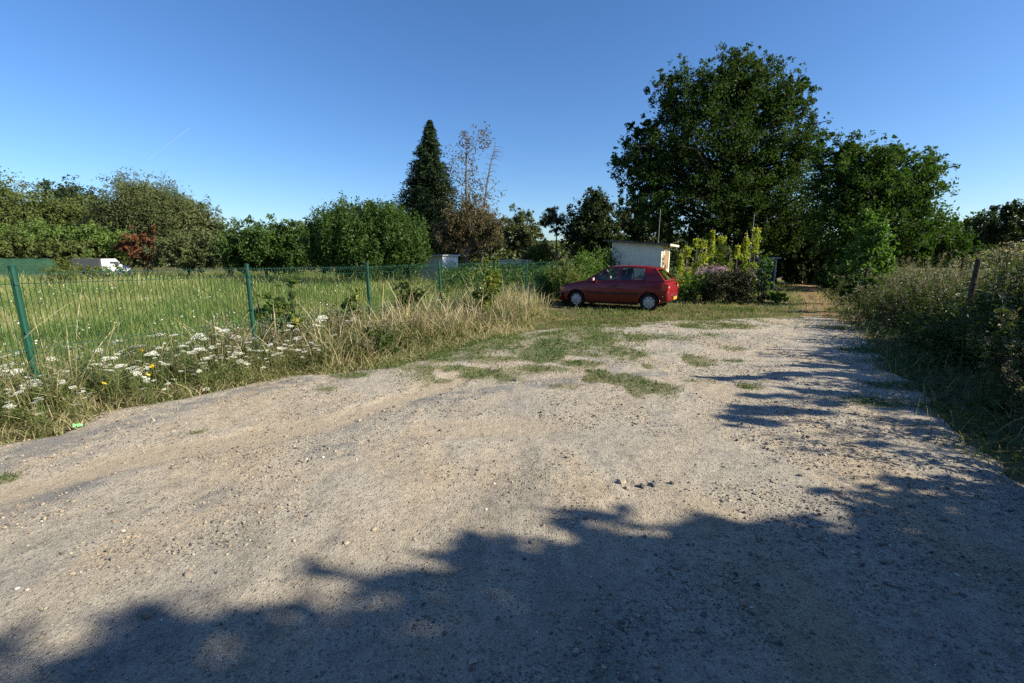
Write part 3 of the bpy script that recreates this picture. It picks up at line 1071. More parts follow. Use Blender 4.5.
def build_carrots():
    reseed('build_carrots')
    protos = []
    for v in range(5):
        h = (.62, .75, .55, .85, .68)[v]
        tops = [((rng.normal() * .03, rng.normal() * .03, h), rng.uniform(.05, .07))]
        for k in range((1, 2, 2, 3, 1)[v]):
            an = rng.random() * 6.28; q = rng.uniform(.09, .2)
            tops.append(((math.cos(an) * q, math.sin(an) * q, h * rng.uniform(.72, .95)), rng.uniform(.03, .055)))
        protos.append((carrot_stem_mesh(h, tops), [(t, umbel_mesh(r)) for t, r in tops], h))
    spots = []
    # heads seen in the picture: px, py and a distance
    seen = [(40, 397, 4.1), (30, 410, 4.0), (42, 413, 4.0), (10, 405, 4.15), (12, 372, 4.5), (5, 378, 4.4), (52, 378, 4.7), (46, 375, 4.6), (60, 375, 4.7),
            (70, 387, 4.5), (21, 362, 4.9), (68, 369, 4.9), (84, 388, 4.6), (106, 358, 5.0), (117, 366, 4.9), (130, 367, 5.0), (133, 370, 4.9), (125, 351, 5.3), (150, 382, 4.9),
            (147, 386, 4.8), (166, 388, 5.0), (180, 371, 5.2), (172, 335, 5.6), (203, 335, 5.6), (187, 343, 5.6), (214, 356, 5.5), (220, 357, 5.5),
            (231, 346, 5.7), (245, 342, 5.9), (62, 384, 4.6), (85, 405, 4.5), (65, 405, 4.3), (32, 377, 4.5), (150, 355, 5.4), (160, 352, 5.5), (140, 345, 5.6),
            (196, 350, 5.6), (206, 362, 5.4), (225, 365, 5.4), (238, 352, 5.8), (250, 356, 5.8), (262, 350, 6.0), (270, 345, 6.2), (280, 348, 6.2),
            (275, 355, 6.0), (285, 341, 6.4), (295, 350, 6.3), (288, 330, 6.8), (268, 331, 6.6), (300, 338, 6.6), (315, 345, 6.6), (318, 318, 7.2), (255, 338, 6.2), (240, 362, 5.6), (25, 390, 4.2), (15, 388, 4.2),
            (55, 358, 5.0), (95, 350, 5.3), (290, 322, 6.9), (330, 335, 7.0), (345, 325, 7.6), (372, 330, 7.8), (385, 320, 8.4), (380, 312, 8.6), (352, 318, 8.0), (440, 300, 10.5), (420, 305, 9.8), (408, 320, 8.8), (470, 310, 10.5), (268, 362, 5.9)]
    for _ in range(400):
        if len(seen) > 125:
            break
        px, Y = rng.uniform(0, 330), rng.uniform(3.9, 7.0)
        p = at(px, 360, Y)
        f, sd = float(beyond_fence(np.array([p.x]), np.array([p.y]))[0]), float(lot_sd(np.array([p.x]), np.array([p.y]))[0])
        if f > .3 or sd > -.25:
            continue
        h = rng.uniform(.35, .72) * min(1, .5 + .5 * -sd)
        g = gz1(p.x, p.y)
        # picture row of a head at that height
        seen.append((px, CY - F_PX * math.tan(math.atan2(g + h - CAM_H, p.y) + PITCH), Y))
    for i, (px, py, Y) in enumerate(seen):
        p = at(px, py, Y)
        v = int(rng.integers(5))
        st, heads, h = protos[v]
        g = gz1(p.x, p.y)
        sc = float(np.clip((p.z - g) / h, .45, 1.35))
        o = bpy.data.objects.new('wild_carrot', st); COL.objects.link(o)
        a = rng.random() * 6.28
        t0 = heads[0][0]
        o.location = (p.x - t0[0] * sc, p.y - t0[1] * sc, g)
        o.rotation_euler = (rng.normal() * .05, rng.normal() * .05, a)
        o.scale = (sc * 1.05, sc * 1.05, sc)
        if Y < 5.15:
            lab = 'wild carrot with white umbels in the foreground verge near the leftmost fence post'
        elif Y < 7:
            lab = 'wild carrot with white umbels in the verge around the second fence post'
        else:
            lab = 'wild carrot with small white umbels in the dry grass towards the far posts'
        tag(o, lab, 'wildflower', 'white flowered wild carrots along the fence')
        for t, me in heads:
            c = link('flower_head', me, o, t); c.rotation_euler = (rng.normal() * .22, rng.normal() * .22, 0); c.scale = [rng.uniform(.7, 1.25)] * 3
            KIDS.setdefault(o.name, []).append(c)
    # a few yellow ragworts
    for i, (px, py, Y) in enumerate([(142, 350, 5.5), (105, 383, 4.7), (148, 374, 5.1), (152, 366, 5.2)]):
        p = at(px, py, Y); g = gz1(p.x, p.y); h = p.z - g
        mb = MB(); mb.tube([(0, 0, -.02), (.02, .01, h * .6), (0, 0, h)], [.004, .003, .002], 5, a=.4)
        o = mb.build('ragwort', M_STEM); o.location = (p.x, p.y, g)
        tag(o, ('tallest yellow flowered stem among the white umbels', 'low yellow flower nearest the leftmost fence post',
                'yellow flower lowest above the gravel edge', 'yellow flower just under the tallest yellow stem')[i], 'wildflower', 'yellow wildflowers in the verge')
        f = MB()
        for k in range(10):
            c = rng.normal(size=3) * [.012, .012, .008] + [0, 0, h]
            e1 = rng.normal(size=3) * .008; e2 = rng.normal(size=3) * .008
            f.add([c - e1, c + e2, c + e1, c - e2], Q=[[0, 1, 2, 3]], a=rng.random())
        f.build('flower_head', M_YELLOW, o)


# ------------------------------------------------------------------ tall weeds
def weed_meshes(kind, h, nst, spread):
    """leafy stems (one mesh) and their flowering tops (one mesh)"""
    st = MB(); LC = []; LN = []; LA = []; LL = []; LW = []; LR = []
    TC = []; TR = []
    for s in range(nst):
        an = rng.random() * 6.28; q = spread * math.sqrt(rng.random())
        bx, by = math.cos(an) * q, math.sin(an) * q
        hh = h * rng.uniform(.6, 1.08)
        lx, ly = bx + rng.normal() * .12 + .15 * math.cos(an), by + rng.normal() * .12 + .15 * math.sin(an)
        pts = [Vector((bx, by, -.05)), Vector((bx * .7 + lx * .3, by * .7 + ly * .3, hh * .5)), Vector((lx, ly, hh))]
        st.tube(pts, [.008, .006, .003], 4, caps=False, a=rng.random())
        nl = int(26 * hh)
        for k in range(nl):
            t = rng.uniform(.08, .93)
            p = pts[0].lerp(pts[1], t * 2) if t < .5 else pts[1].lerp(pts[2], t * 2 - 1)
            a2 = k * 2.4 + rng.normal() * .3
            L = (.18 if kind != 'dry' else .11) * (1.15 - .7 * t) * rng.uniform(.7, 1.3)
            dr = np.array([math.cos(a2), math.sin(a2), rng.uniform(-.35, .45)])
            LC.append(np.array(p) + dr * L * .5); LA.append(dr); LN.append(np.array([0, 0, 1]) + rng.normal(size=3) * .35)
            LL.append(L); LW.append(L * rng.uniform(.22, .4)); LR.append(rng.random())
        # side sprays
        tp = pts[2]
        nsp = 5 if kind != 'green' else 2
        for k in range(nsp):
            a3 = rng.random() * 6.28; rr = rng.uniform(0, .1)
            e = tp + Vector((math.cos(a3) * rr, math.sin(a3) * rr, rng.uniform(-.12, .03)))
            st.tube([pts[1].lerp(tp, .75), e], [.003, .0015], 3, caps=False, a=.5)
            for j in range(9 if kind != 'green' else 4):
                o = rng.normal(size=3) * (np.array([.032, .032, .014]) if kind == 'white' else np.array([.022, .022, .05]))
                TC.append(np.array(e) + o); TR.append(rng.random())
    n = len(LC)
    lm = leaves_mesh('l', np.array(LC), np.array(LN), np.array(LA), np.array(LL), np.array(LW), np.array(LR), None)
    sm = st.mesh('s', None)
    v = np.empty(len(sm.vertices) * 3, np.float32); sm.vertices.foreach_get('co', v)
    me = join_meshes('stems', [sm, lm], M_WEEDDRY if kind == 'dry' else M_WEED)
    TC = np.array(TC); m = len(TC)
    tm = leaves_mesh('flowering_top', TC, unit(m) + [0, 0, .4], unit(m), .026 * np.ones(m), .018 * np.ones(m), np.array(TR), M_WEEDTOP if kind != 'green' else M_YOUNG)
    return me, tm


def build_verge_weeds():
    reseed('build_verge_weeds')
    kinds = {kd: [weed_meshes(kd, .85, 9, .26) for _ in range(2)] for kd in ('dry', 'green', 'white')}
    labels = {'white': 'pale flowered weed clump standing in the sunny verge along the fence', 'dry': 'dry brown weed clump standing in the sunny verge along the fence',
              'green': 'green leafy weed clump standing in the sunny verge along the fence'}
    placed = []
    for t in range(1500):
        Y = 3 + 14 * random.random(); X = -7 + 8 * random.random()
        f = float(beyond_fence(np.array([X]), np.array([Y]))[0]); sd = float(lot_sd(np.array([X]), np.array([Y]))[0])
        if f > .5 or sd > -.5 or X > .05 * Y - .2 or abs(X) > 1.15 * Y or float(bank_side(np.array([X]), np.array([Y]))[0]) > -3:
            continue
        if any((X - a) ** 2 + (Y - c) ** 2 < (.36 + .008 * Y) ** 2 for a, c in placed):
            continue
        placed.append((X, Y))
        u = random.random()
        kd = 'dry' if u < (.3 if Y < 6.5 else .5) else ('green' if u < .8 else 'white')
        me, tm = kinds[kd][random.randrange(2)]
        sc = random.uniform(.5, .8) * min(1, .6 + .3 * (-sd)) * (.85 if Y < 6 else 1.15)
        o = bpy.data.objects.new('verge_weed', me); COL.objects.link(o)
        o.location = (X, Y, gz1(X, Y)); o.rotation_euler = (random.gauss(0, .1), random.gauss(0, .1), random.random() * 6.28)
        o.scale = (sc * 1.15, sc * 1.15, sc)
        tag(o, labels[kd], 'weeds', 'weeds in the verge along the fence')
        c = link('flowering_top', tm, o); c['kind'] = 'stuff'


def build_bank():
    reseed('build_bank')
    kinds = {}
    for kd, h in (('white', 1.45), ('dry', 1.45), ('green', 1.25)):
        kinds[kd] = [weed_meshes(kd, h, 13, .38) for _ in range(3)]
    labels = {'white': 'tall weed clump with pale pinkish flower plumes on the shady bank',
              'dry': 'tall brown dried weed clump with seed plumes on the shady bank',
              'green': 'tall green leafy weed clump without flowers on the shady bank'}
    cat = 'weeds'
    n = 0
    placed = []
    for t in range(3000):
        Y = -4.5 + 28 * random.random()
        X = 2.0 + 22 * random.random()
        b = float(bank_side(np.array([X]), np.array([Y]))[0])
        if b < .55 or b > 3.4:
            continue
        if any((X - a) ** 2 + (Y - c) ** 2 < (.52 if Y < 12 else .8) ** 2 for a, c in placed):
            continue
        placed.append((X, Y))
        u = random.random()
        if Y > 11:
            kd = 'dry' if u < .5 else ('green' if u < .85 else 'white')
        else:
            kd = 'white' if u < .45 else ('dry' if u < .7 else 'green')
        me, tm = kinds[kd][random.randrange(3)]
        sc = random.uniform(.75, 1.1) * (.55 + .45 * min(1, (b - .4) / 1.0))
        if Y < 4.5:
            sc *= .95
        if Y > 12:
            sc *= .85
        o = bpy.data.objects.new('tall_weed', me); COL.objects.link(o)
        o.location = (X, Y, gz1(X, Y)); o.rotation_euler = (random.gauss(0, .06), random.gauss(0, .06), random.random() * 6.28)
        o.scale = (sc * random.uniform(.9, 1.2), sc * random.uniform(.9, 1.2), sc)
        tag(o, labels[kd], cat, 'tall weeds on the right hand bank')
        c = link('flowering_top', tm, o); c['kind'] = 'stuff'
    # undergrowth: brambles and nettles nobody could count
    n = 52000
    Y = -4 + 32 * rng.random(n); X = 1.5 + 24 * rng.random(n)
    b = bank_side(X, Y)
    keep = (b > .1) & (b < 4.2)
    X, Y, b = X[keep], Y[keep], b[keep]; m = len(X)
    hh = np.clip((b - .1) * .45, .03, .7) * (.5 + fbm(X * 1.3, Y * 1.3, 81, 3))
    Z = gz(X, Y) + hh * rng.random(m) ** .7
    C = np.stack([X, Y, Z], 1)
    L = .085 * rng.uniform(.6, 1.5, m)
    me = leaves_mesh('undergrowth', C, unit(m) * .8 + [-.2, -.1, .8], unit(m), L, L * .6, rng.random(m) * .8, M_WEED)
    tag(link('bank_undergrowth', me), 'dark bramble and nettle undergrowth at the foot of the tall weeds', 'undergrowth', kind='stuff')
    # dry grass at the foot of the bank
    n = 26000
    Y = -1 + 26 * rng.random(n); X = 2 + 20 * rng.random(n)
    b = bank_side(X, Y); keep = (b > -.25) & (b < 1.5)
    X, Y = X[keep], Y[keep]; m = len(X)
    P = np.stack([X, Y, gz(X, Y) - .01], 1)
    me = blades_mesh('bank_grass', P, rng.uniform(.08, .34, m) * (.5 + fbm(X, Y, 83, 2)), (.0022 + .0011 * np.abs(Y)) * rng.uniform(.7, 1.4, m), rng.uniform(.3, 1.1, m), M_VERGE, rng.random(m) ** .7 * .9)
    tag(link('bank_grass', me), 'long bent grass spilling from the bank onto the gravel edge', 'grass', kind='stuff')
    for Y, off, w, h in ((5.2, 1.0, 1.2, .9), (6.6, .9, 1.2, .8), (8.2, 1.0, 1.3, .95), (10.0, .9, 1.3, .9), (4.6, 1.7, 1.2, 1.1), (7.3, 1.8, 1.3, 1.2)):
        x0 = float(np.interp(Y, [p[1] for p in BANK], [p[0] for p in BANK]))
        bush_obj('bramble_bush', 'low dark bramble bush sprawling at the foot of the shady bank', 'bramble', (x0 + off * 1.12, Y), (w, w, h), M_WEED, 2600, .06, .55, group='brambles along the foot of the bank', shell=.5)
    # the old fence post in the weeds
    p = at(969, 300, 7.3)
    g = gz1(p.x, p.y); top = at(972, 259, 7.3).z - g
    mb = MB(); mb.tube([(0, 0, -.1), (.01, 0, top * .5), (.035, 0, top - .03), (.036, 0, top)], [.04, .038, .036, .03], 10)
    o = mb.build('fence_post', bark('post_wood', (.06, .05, .04)), smooth=False); o.location = (p.x, p.y, g)
    tag(o, 'dark weathered wooden post standing among the tall weeds on the right', 'post')


# ------------------------------------------------------------------ car
def build_car():
    red = simple('car_red', (.18, .005, .008), .33, spec=.4, noise=.04, scale=3, coat=.35)
    black = simple('black_plastic', (.018, .018, .02), .55, spec=.35, noise=.1)
    rubber = simple('rubber', (.02, .02, .02), .85, spec=.2)
    hub = simple('hubcap', (.42, .44, .47), .4, metal=.35, spec=.5, noise=.08)
    dark = simple('car_interior', (.03, .03, .034), .9, spec=.1)
    lampred = simple('tail_lamp_red', (.5, .015, .015), .18, spec=.6, coat=.6)
    lampwhite = simple('head_lamp_glass', (.55, .57, .6), .12, spec=.7, coat=.6)
    orange = simple('indicator_orange', (.7, .25, .03), .2, spec=.6, coat=.5)
    yellow = simple('plate_yellow', (.55, .30, .04), .4)
    g, nt, out = newmat('car_glass')
    tr = nd(nt, 'BsdfTransparent'); tr.inputs[0].default_value = (.74, .80, .77, 1)
    gl = nd(nt, 'BsdfGlossy'); gl.inputs['Roughness'].default_value = .02; gl.inputs[0].default_value = (.9, .92, .95, 1)
    fr = nd(nt, 'Fresnel', IOR=1.55)
    mx = nd(nt, 'MixShader'); nt.links.new(fr.outputs[0], mx.inputs[0]); nt.links.new(tr.outputs[0], mx.inputs[1]); nt.links.new(gl.outputs[0], mx.inputs[2])
    nt.links.new(mx.outputs[0], out.inputs[0])

    pr, pf = gp(651.5, 311.5), gp(574.5, 307)
    ang = math.atan2(pf[1] - pr[1], pf[0] - pr[0])
    AXR, AXF = -1.27, 1.115
    # near-side wheels stand on those two points; find the car's origin
    half = .70
    fx, fy = math.cos(ang), math.sin(ang)
    nx, ny = fy, -fx                      # to the right of the car
    # camera looks at the left side (front points to picture left)
    lx, ly = -fy, fx
    mid = ((pr[0] + pf[0]) / 2, (pr[1] + pf[1]) / 2)
    mx_ = (AXR + AXF) / 2
    ox = mid[0] - fx * mx_ - lx * half
    oy = mid[1] - fy * mx_ - ly * half
    root = empty('parked_car', (ox, oy, gz1(ox, oy) + .01), ang)
    tag(root, 'dark red three door hatchback parked on the grass in front of the white shed', 'car')

    # lower body: stations along x, rings across
    X = [-1.84, -1.82, -1.76, -1.66, -1.5, -1.27, -1.0, -.7, -.35, 0, .35, .6, .8, 1.0, 1.115, 1.3, 1.5, 1.66, 1.76, 1.82, 1.84]

    def lerp(x, tab):
        return float(np.interp(x, [t[0] for t in tab], [t[1] for t in tab]))
    TOP = [(-1.84, .60), (-1.82, .66), (-1.76, .86), (-1.70, .93), (-1.5, .945), (0, .915), (.80, .895), (.9, .88), (1.2, .825), (1.5, .755), (1.7, .69), (1.78, .64), (1.84, .55)]
    BOT = [(-1.84, .36), (-1.76, .30), (-1.5, .24), (0, .19), (1.5, .20), (1.76, .24), (1.84, .32)]
    WID = [(-1.84, .66), (-1.82, .71), (-1.76, .755), (-1.5, .79), (-1, .80), (1, .80), (1.4, .785), (1.66, .73), (1.78, .65), (1.84, .54)]
    rows = []
    for x in X:
        w, zt, zb = lerp(x, WID), lerp(x, TOP), lerp(x, BOT)
        h = zt - zb
        half_ring = [(0, zb), (w * .85, zb), (w * .95, zb + .06 * h), (w * .985, zb + .25 * h), (w, zb + .48 * h), (w, zb + .62 * h), (w * .985, zb + .8 * h),
                     (w * .955, zb + .95 * h), (w * .92, zb + h), (w * .55, zt + .022), (0, zt + .03)]
        ring = [(x, -y, z) for y, z in half_ring] + [(x, y, z) for y, z in half_ring[-2:0:-1]]
        rows.append(ring)
    n = len(rows[0])
    bm = bmesh.new()
    vv = [[bm.verts.new(p) for p in r] for r in rows]
    for i in range(len(rows) - 1):
        for k in range(n):
            bm.faces.new((vv[i][k], vv[i][(k + 1) % n], vv[i + 1][(k + 1) % n], vv[i + 1][k]))
    bm.faces.new(vv[0][::-1]); bm.faces.new(vv[-1])
    bmesh.ops.recalc_face_normals(bm, faces=bm.faces)
    me = bpy.data.meshes.new('body'); bm.to_mesh(me); bm.free()
    tmp = bpy.data.objects.new('tmp_body', me); COL.objects.link(tmp)
    cutters = []
    for ax in (AXR, AXF):
        for sgn in (-1, 1):
            bmc = bmesh.new()
            bmesh.ops.create_cone(bmc, cap_ends=True, segments=40, radius1=.325, radius2=.325, depth=.34, matrix=Matrix.Translation((ax, sgn * .74, .285)) @ Matrix.Rotation(PI / 2, 4, 'X'))
            mc = bpy.data.meshes.new('cut'); bmc.to_mesh(mc); bmc.free()
            oc = bpy.data.objects.new('tmp_cut', mc); COL.objects.link(oc)
            md = tmp.modifiers.new('b', 'BOOLEAN'); md.operation = 'DIFFERENCE'; md.object = oc; md.solver = 'EXACT'
            cutters.append(oc)
    dg = bpy.context.evaluated_depsgraph_get(); dg.update()
    me2 = bpy.data.meshes.new_from_object(tmp.evaluated_get(dg))
    for o in cutters + [tmp]:
        bpy.data.objects.remove(o)
    # greenhouse (pillars, roof frame) joined to the body mesh
    bm = bmesh.new(); bm.from_mesh(me2)
    zr = [(-1.36, 1.30), (-1.2, 1.335), (-.6, 1.37), (-.1, 1.37), (.08, 1.345), (.14, 1.32)]

    def side(xb, xt, t, s):
        x = xb * (1 - t) + xt * t
        zb = lerp(xb, TOP) - .004
        z = zb * (1 - t) + lerp(xt, zr) * t
        y = (.735 * (1 - t) + .565 * t) + .035 * math.sin(PI * t)
        return (x, s * y, z)
    colsB = [.84, .73, -.25, -.35, -1.13, -1.70]
    colsT = [.13, .06, -.25, -.35, -1.02, -1.33]
    ts = [0, .06, .3, .6, .90, 1.0]
    glassV = {'side_window': []}
    for s in (-1, 1):
        gv = [[bm.verts.new(side(b, t_, t, s)) for b, t_ in zip(colsB, colsT)] for t in ts]
        for r in range(len(ts) - 1):
            for c in range(5):
                if c in (1, 3) and r in (1, 2, 3):
                    continue
                q = (gv[r][c], gv[r][c + 1], gv[r + 1][c + 1], gv[r + 1][c])
                bm.faces.new(q if s > 0 else q[::-1])
    # roof
    xs_r = [.13, .06, -.25, -.6, -1.02, -1.33]
    ys_r = [-.565, -.45, -.2, 0, .2, .45, .565]
    rv = [[bm.verts.new((x - (.03 * (1 - (y / .565) ** 2) if i == len(xs_r) - 1 else 0) + (.04 * (1 - (y / .565) ** 2) if i == 0 else 0), y, lerp(x, zr) + .028 * (1 - (y / .565) ** 2))) for y in ys_r] for i, x in enumerate(xs_r)]
    for i in range(len(xs_r) - 1):
        for k in range(len(ys_r) - 1):
            bm.faces.new((rv[i][k], rv[i][k + 1], rv[i + 1][k + 1], rv[i + 1][k]))
    # hatch frame: strips either side of the rear glass and above/below
    def back(u, t):
        x = -1.70 * (1 - t) + -1.36 * t; z = lerp(-1.70, TOP) * (1 - t) + 1.315 * t
        w = .735 * (1 - t) + .565 * t
        return (x - .03 * (1 - u * u) - .012, u * w, z)
    us = [-1, -.86, -.4, 0, .4, .86, 1]; tb = [0, .1, .5, .9, 1.0]
    hv = [[bm.verts.new(back(u, t)) for u in us] for t in tb]
    for r in range(4):
        for c in range(6):
            if r in (1, 2) and 1 <= c <= 4:
                continue
            bm.faces.new((hv[r][c], hv[r + 1][c], hv[r + 1][c + 1], hv[r][c + 1]))
    # windscreen frame
    def front(u, t):
        x = .84 * (1 - t) + .15 * t; z = (lerp(.84, TOP) + .01) * (1 - t) + 1.325 * t
        w = .735 * (1 - t) + .565 * t
        return (x + .06 * (1 - u * u), u * w, z)
    wv = [[bm.verts.new(front(u, t)) for u in us] for t in tb]
    for r in range(4):
        for c in range(6):
            if r in (1, 2) and 1 <= c <= 4:
                continue
            bm.faces.new((wv[r][c + 1], wv[r + 1][c + 1], wv[r + 1][c], wv[r][c]))
    me = bpy.data.meshes.new('body'); bm.to_mesh(me); bm.free()
    me.materials.clear(); me.materials.append(red)
    me.polygons.foreach_set('material_index', np.zeros(len(me.polygons), np.int32))
    me.polygons.foreach_set('use_smooth', np.ones(len(me.polygons), bool))
    try:
        me.set_sharp_from_angle(angle=R(34))
    except Exception:
        pass
    body = link('body', me); kid(root, body)

    def panel(name, f, ua, ub, ta, tb_, mat, off, par=root, k=6):
        V = []
        for i in range(k + 1):
            for j in range(k + 1):
                V.append(f(ua + (ub - ua) * j / k, ta + (tb_ - ta) * i / k))
        V = np.array(V) + off
        o = link(name, mk_mesh(name, V, [grid_faces(k + 1, k + 1)], mat, smooth=True)); kid(par, o); return o
    panel('windscreen', front, -.87, .87, .09, .91, g, np.array([-.004, 0, -.003]))
    panel('rear_window', back, -.87, .87, .09, .91, g, np.array([.004, 0, -.003]))
    for s in (-1, 1):
        for c in (1, 3):
            def f(u, t, c=c, s=s):
                return side(colsB[c] * (1 - u) + colsB[c + 1] * u, colsT[c] * (1 - u) + colsT[c + 1] * u, t, s)
            panel('side_window', f, -.01, 1.01, .055, .905, g, np.array([0, -s * .005, 0]))
        # black seal frames round the side glass
        mb = MB()
        for c in (1, 3):
            loop = []
            for u, t in ((0, .06), (1, .06), (1, .9), (0, .9), (0, .06)):
                q = side(colsB[c] * (1 - u) + colsB[c + 1] * u, colsT[c] * (1 - u) + colsT[c + 1] * u, t, s)
                loop.append(Vector(q) + Vector((0, s * .003, 0)))
            for a, b in zip(loop[:-1], loop[1:]):
                mb.tube([a, a.lerp(b, .5) + Vector((0, s * .012 if abs(a.z - b.z) > .15 else 0, 0)), b], .010, 5)
        mb.build('window_seal', black, body)
        # rubbing strip, door outline, handle, mirror
        mb = MB(); mb.box(-.9, .72, s * .797, s * .812, .50, .545)
        mb.build('side_moulding', black, body)
        dr = MB()
        for a, b in (((.70, .30), (.72, .86)), ((-.30, .30), (-.30, .90)), ((.70, .30), (-.30, .30))):
            wa = .802
            pts = []
            for k in range(6):
                t = k / 5; xx = a[0] + (b[0] - a[0]) * t; zz = a[1] + (b[1] - a[1]) * t
                zt, zb = lerp(xx, TOP), lerp(xx, BOT); q = (zz - zb) / (zt - zb)
                yy = .80 * float(np.interp(q, [0, .06, .25, .48, .62, .8, .95, 1], [.85, .95, .985, 1, 1, .985, .955, .92]))
                pts.append((xx, s * (yy + .001), zz))
            dr.tube(pts, .004, 4)
        door = dr.build('door', black, root)
        mb = MB(); mb.box(-.25, -.10, s * .79, s * .815, .745, .78); mb.build('handle', black, door)
        mb = MB()
        mb.box(.50, .62, s * .75, s * .93, .90, 1.01); mb.box(.54, .60, s * .70, s * .76, .89, .93)
        mir = mb.build('mirror', red, root)
        mb = MB(); mb.box(.494, .499, s * .775, s * .915, .915, .995)
        mb.build('mirror_glass', lampwhite, mir)
        # lamps
        mb = MB()
        mb.box(-1.815, -1.62, s * .735, s * .772, .635, .85); mb.box(-1.822, -1.74, s * .54, s * .74, .635, .85)
        bmv = mb.build('tail_lamp', lampred, root)
        mb = MB(); mb.box(-1.826, -1.80, s * .555, s * .70, .735, .78); mb.build('reversing_light', lampwhite, bmv)
        mb = MB(); mb.box(1.62, 1.765, s * .40, s * .655, .575, .665)
        hl = mb.build('headlight', lampwhite, root)
        mb = MB(); mb.box(1.56, 1.70, s * .66, s * .735, .575, .665); mb.build('indicator', orange, hl)
    # bumpers
    def bumper(name, x0, xdir, z0, z1, mat):
        mb = MB()
        us = np.linspace(-1, 1, 13)
        pts_o = []
        for u in us:
            x = x0 - xdir * .22 * abs(u) ** 3.2; y = u * .775
            pts_o.append((x, y))
        V = []
        for (x, y) in pts_o:
            V += [(x - xdir * .05, y * .97, z0), (x + xdir * .02, y, z0 + .04), (x + xdir * .03, y, (z0 + z1) / 2), (x + xdir * .02, y, z1 - .02), (x - xdir * .05, y * .97, z1)]
        mb.add(V, Q=grid_faces(5, 13)); return mb.build(name, mat, root, smooth=True)
    bp = bumper('rear_bumper', -1.845, -1, .30, .58, red)
    mb = MB()
    us = np.linspace(-1, 1, 13)
    mb.tube([(-1.878 + .22 * abs(u) ** 3.2, u * .785, .47) for u in us], .022, 6); mb.build('bumper_strip', black, bp)
    bp = bumper('front_bumper', 1.83, 1, .24, .53, red)
    mb = MB(); mb.tube([(1.863 - .22 * abs(u) ** 3.2, u * .785, .42) for u in us], .022, 6); mb.build('bumper_strip', black, bp)
    mb = MB(); mb.box(1.75, 1.80, -.37, .37, .585, .635); mb.build('grille', black, root)
    ln = MB()
    for s in (-1, 1):
        ln.tube([(x, s * lerp(x, WID) * .925, lerp(x, TOP) + .002) for x in np.linspace(.86, 1.72, 9)], .0045, 4)
    ln.tube([(1.74, y, .672 + .02 * (1 - (y / .6) ** 2)) for y in np.linspace(-.6, .6, 9)], .0045, 4)
    ln.build('bonnet', black, root)
    ln = MB()
    for s in (-1, 1):
        ln.tube([(-1.35, s * .575, 1.31), (-1.53, s * .66, 1.12), (-1.715, s * .742, .92), (-1.80, s * .70, .62)], .006, 4)
    ln.tube([(-1.80 - .02 * (1 - (y / .7) ** 2), y, .605) for y in np.linspace(-.7, .7, 9)], .006, 4)
    ln.build('tailgate', black, root)
    for s in (-1, 1):
        mb = MB(); mb.box(AXR + .36, AXF - .36, s * .70, s * .775, .185, .225); mb.build('sill', black, root)
        for ax in (AXR, AXF):
            mb = MB(); mb.tube([(ax + .33 * math.cos(a), s * .792, .285 + .33 * math.sin(a)) for a in np.linspace(-.1, PI + .1, 15)], .012, 5); mb.build('wheel_arch', red, body)
    mb = MB(); mb.box(-1.892, -1.865, -.24, .24, .35, .45)
    mb.build('number_plate', yellow, root)
    mb = MB(); mb.tube([(-.35, .0, 1.39), (-.42, 0, 1.48)], [.012, .006], 6); mb.build('antenna', black, root)
    mb = MB(); mb.tube([(-1.735, .02, .99), (-1.60, .25, 1.06)], .008, 5); mb.build('rear_wiper', black, root)
    # inside: deck, seats
    mb = MB(); mb.box(-1.6, .72, -.69, .69, .905, .93); mb.build('parcel_deck', dark, root)
    for y in (-.36, .36):
        mb = MB(); mb.box(-.36, -.22, y - .24, y + .24, .9, 1.10); mb.box(-.36, -.26, y - .13, y + .13, 1.11, 1.25)
        mb.build('front_seat', dark, root)
    mb = MB(); mb.box(-1.15, -1.02, -.6, .6, .9, 1.06); mb.build('rear_seat', dark, root)
    mb = MB(); mb.lathe([(.165, -.01), (.18, 0), (.165, .01), (.155, 0), (.165, -.01)], 20, 'y'); sw = mb.build('steering_wheel', dark, root)
    sw.location = (.28, .36, .97); sw.rotation_euler = (0, 0, PI / 2)
    # wheels
    tm = MB(); tm.lathe([(.18, -.07), (.25, -.078), (.275, -.065), (.283, -.04), (.283, .04), (.275, .065), (.25, .078), (.18, .07)], 32)
    rm = MB(); rm.lathe([(.185, .05), (.185, .07), (.17, .064), (.12, .072), (.05, .08), (.001, .082)], 32)
    sl = MB()
    for k in range(8):
        M = Matrix.Rotation(2 * PI * k / 8, 4, 'Y') @ Matrix.Translation((.145, .068, 0))
        sl.box(-.018, .018, -.004, .004, -.016, .016, M)
    tme, rme, sme = tm.mesh('tyre', rubber, True), rm.mesh('rim', hub, True), sl.mesh('hub_slot', rubber)
    for ax in (AXR, AXF):
        for s in (-1, 1):
            w = empty('wheel', (ax, s * .70, .283), 0 if s > 0 else PI); kid(root, w)
            kid(w, link('tyre', tme)); rim = link('rim', rme); kid(w, rim)
            c = link('hub_slot', sme, None); kid(w, c)
    # dark wheel wells
    for ax in (AXR, AXF):
        mb = MB(); mb.box(ax - .30, ax + .30, -.56, .56, .26, .56); mb.build('wheel_well', rubber, root)
    return root


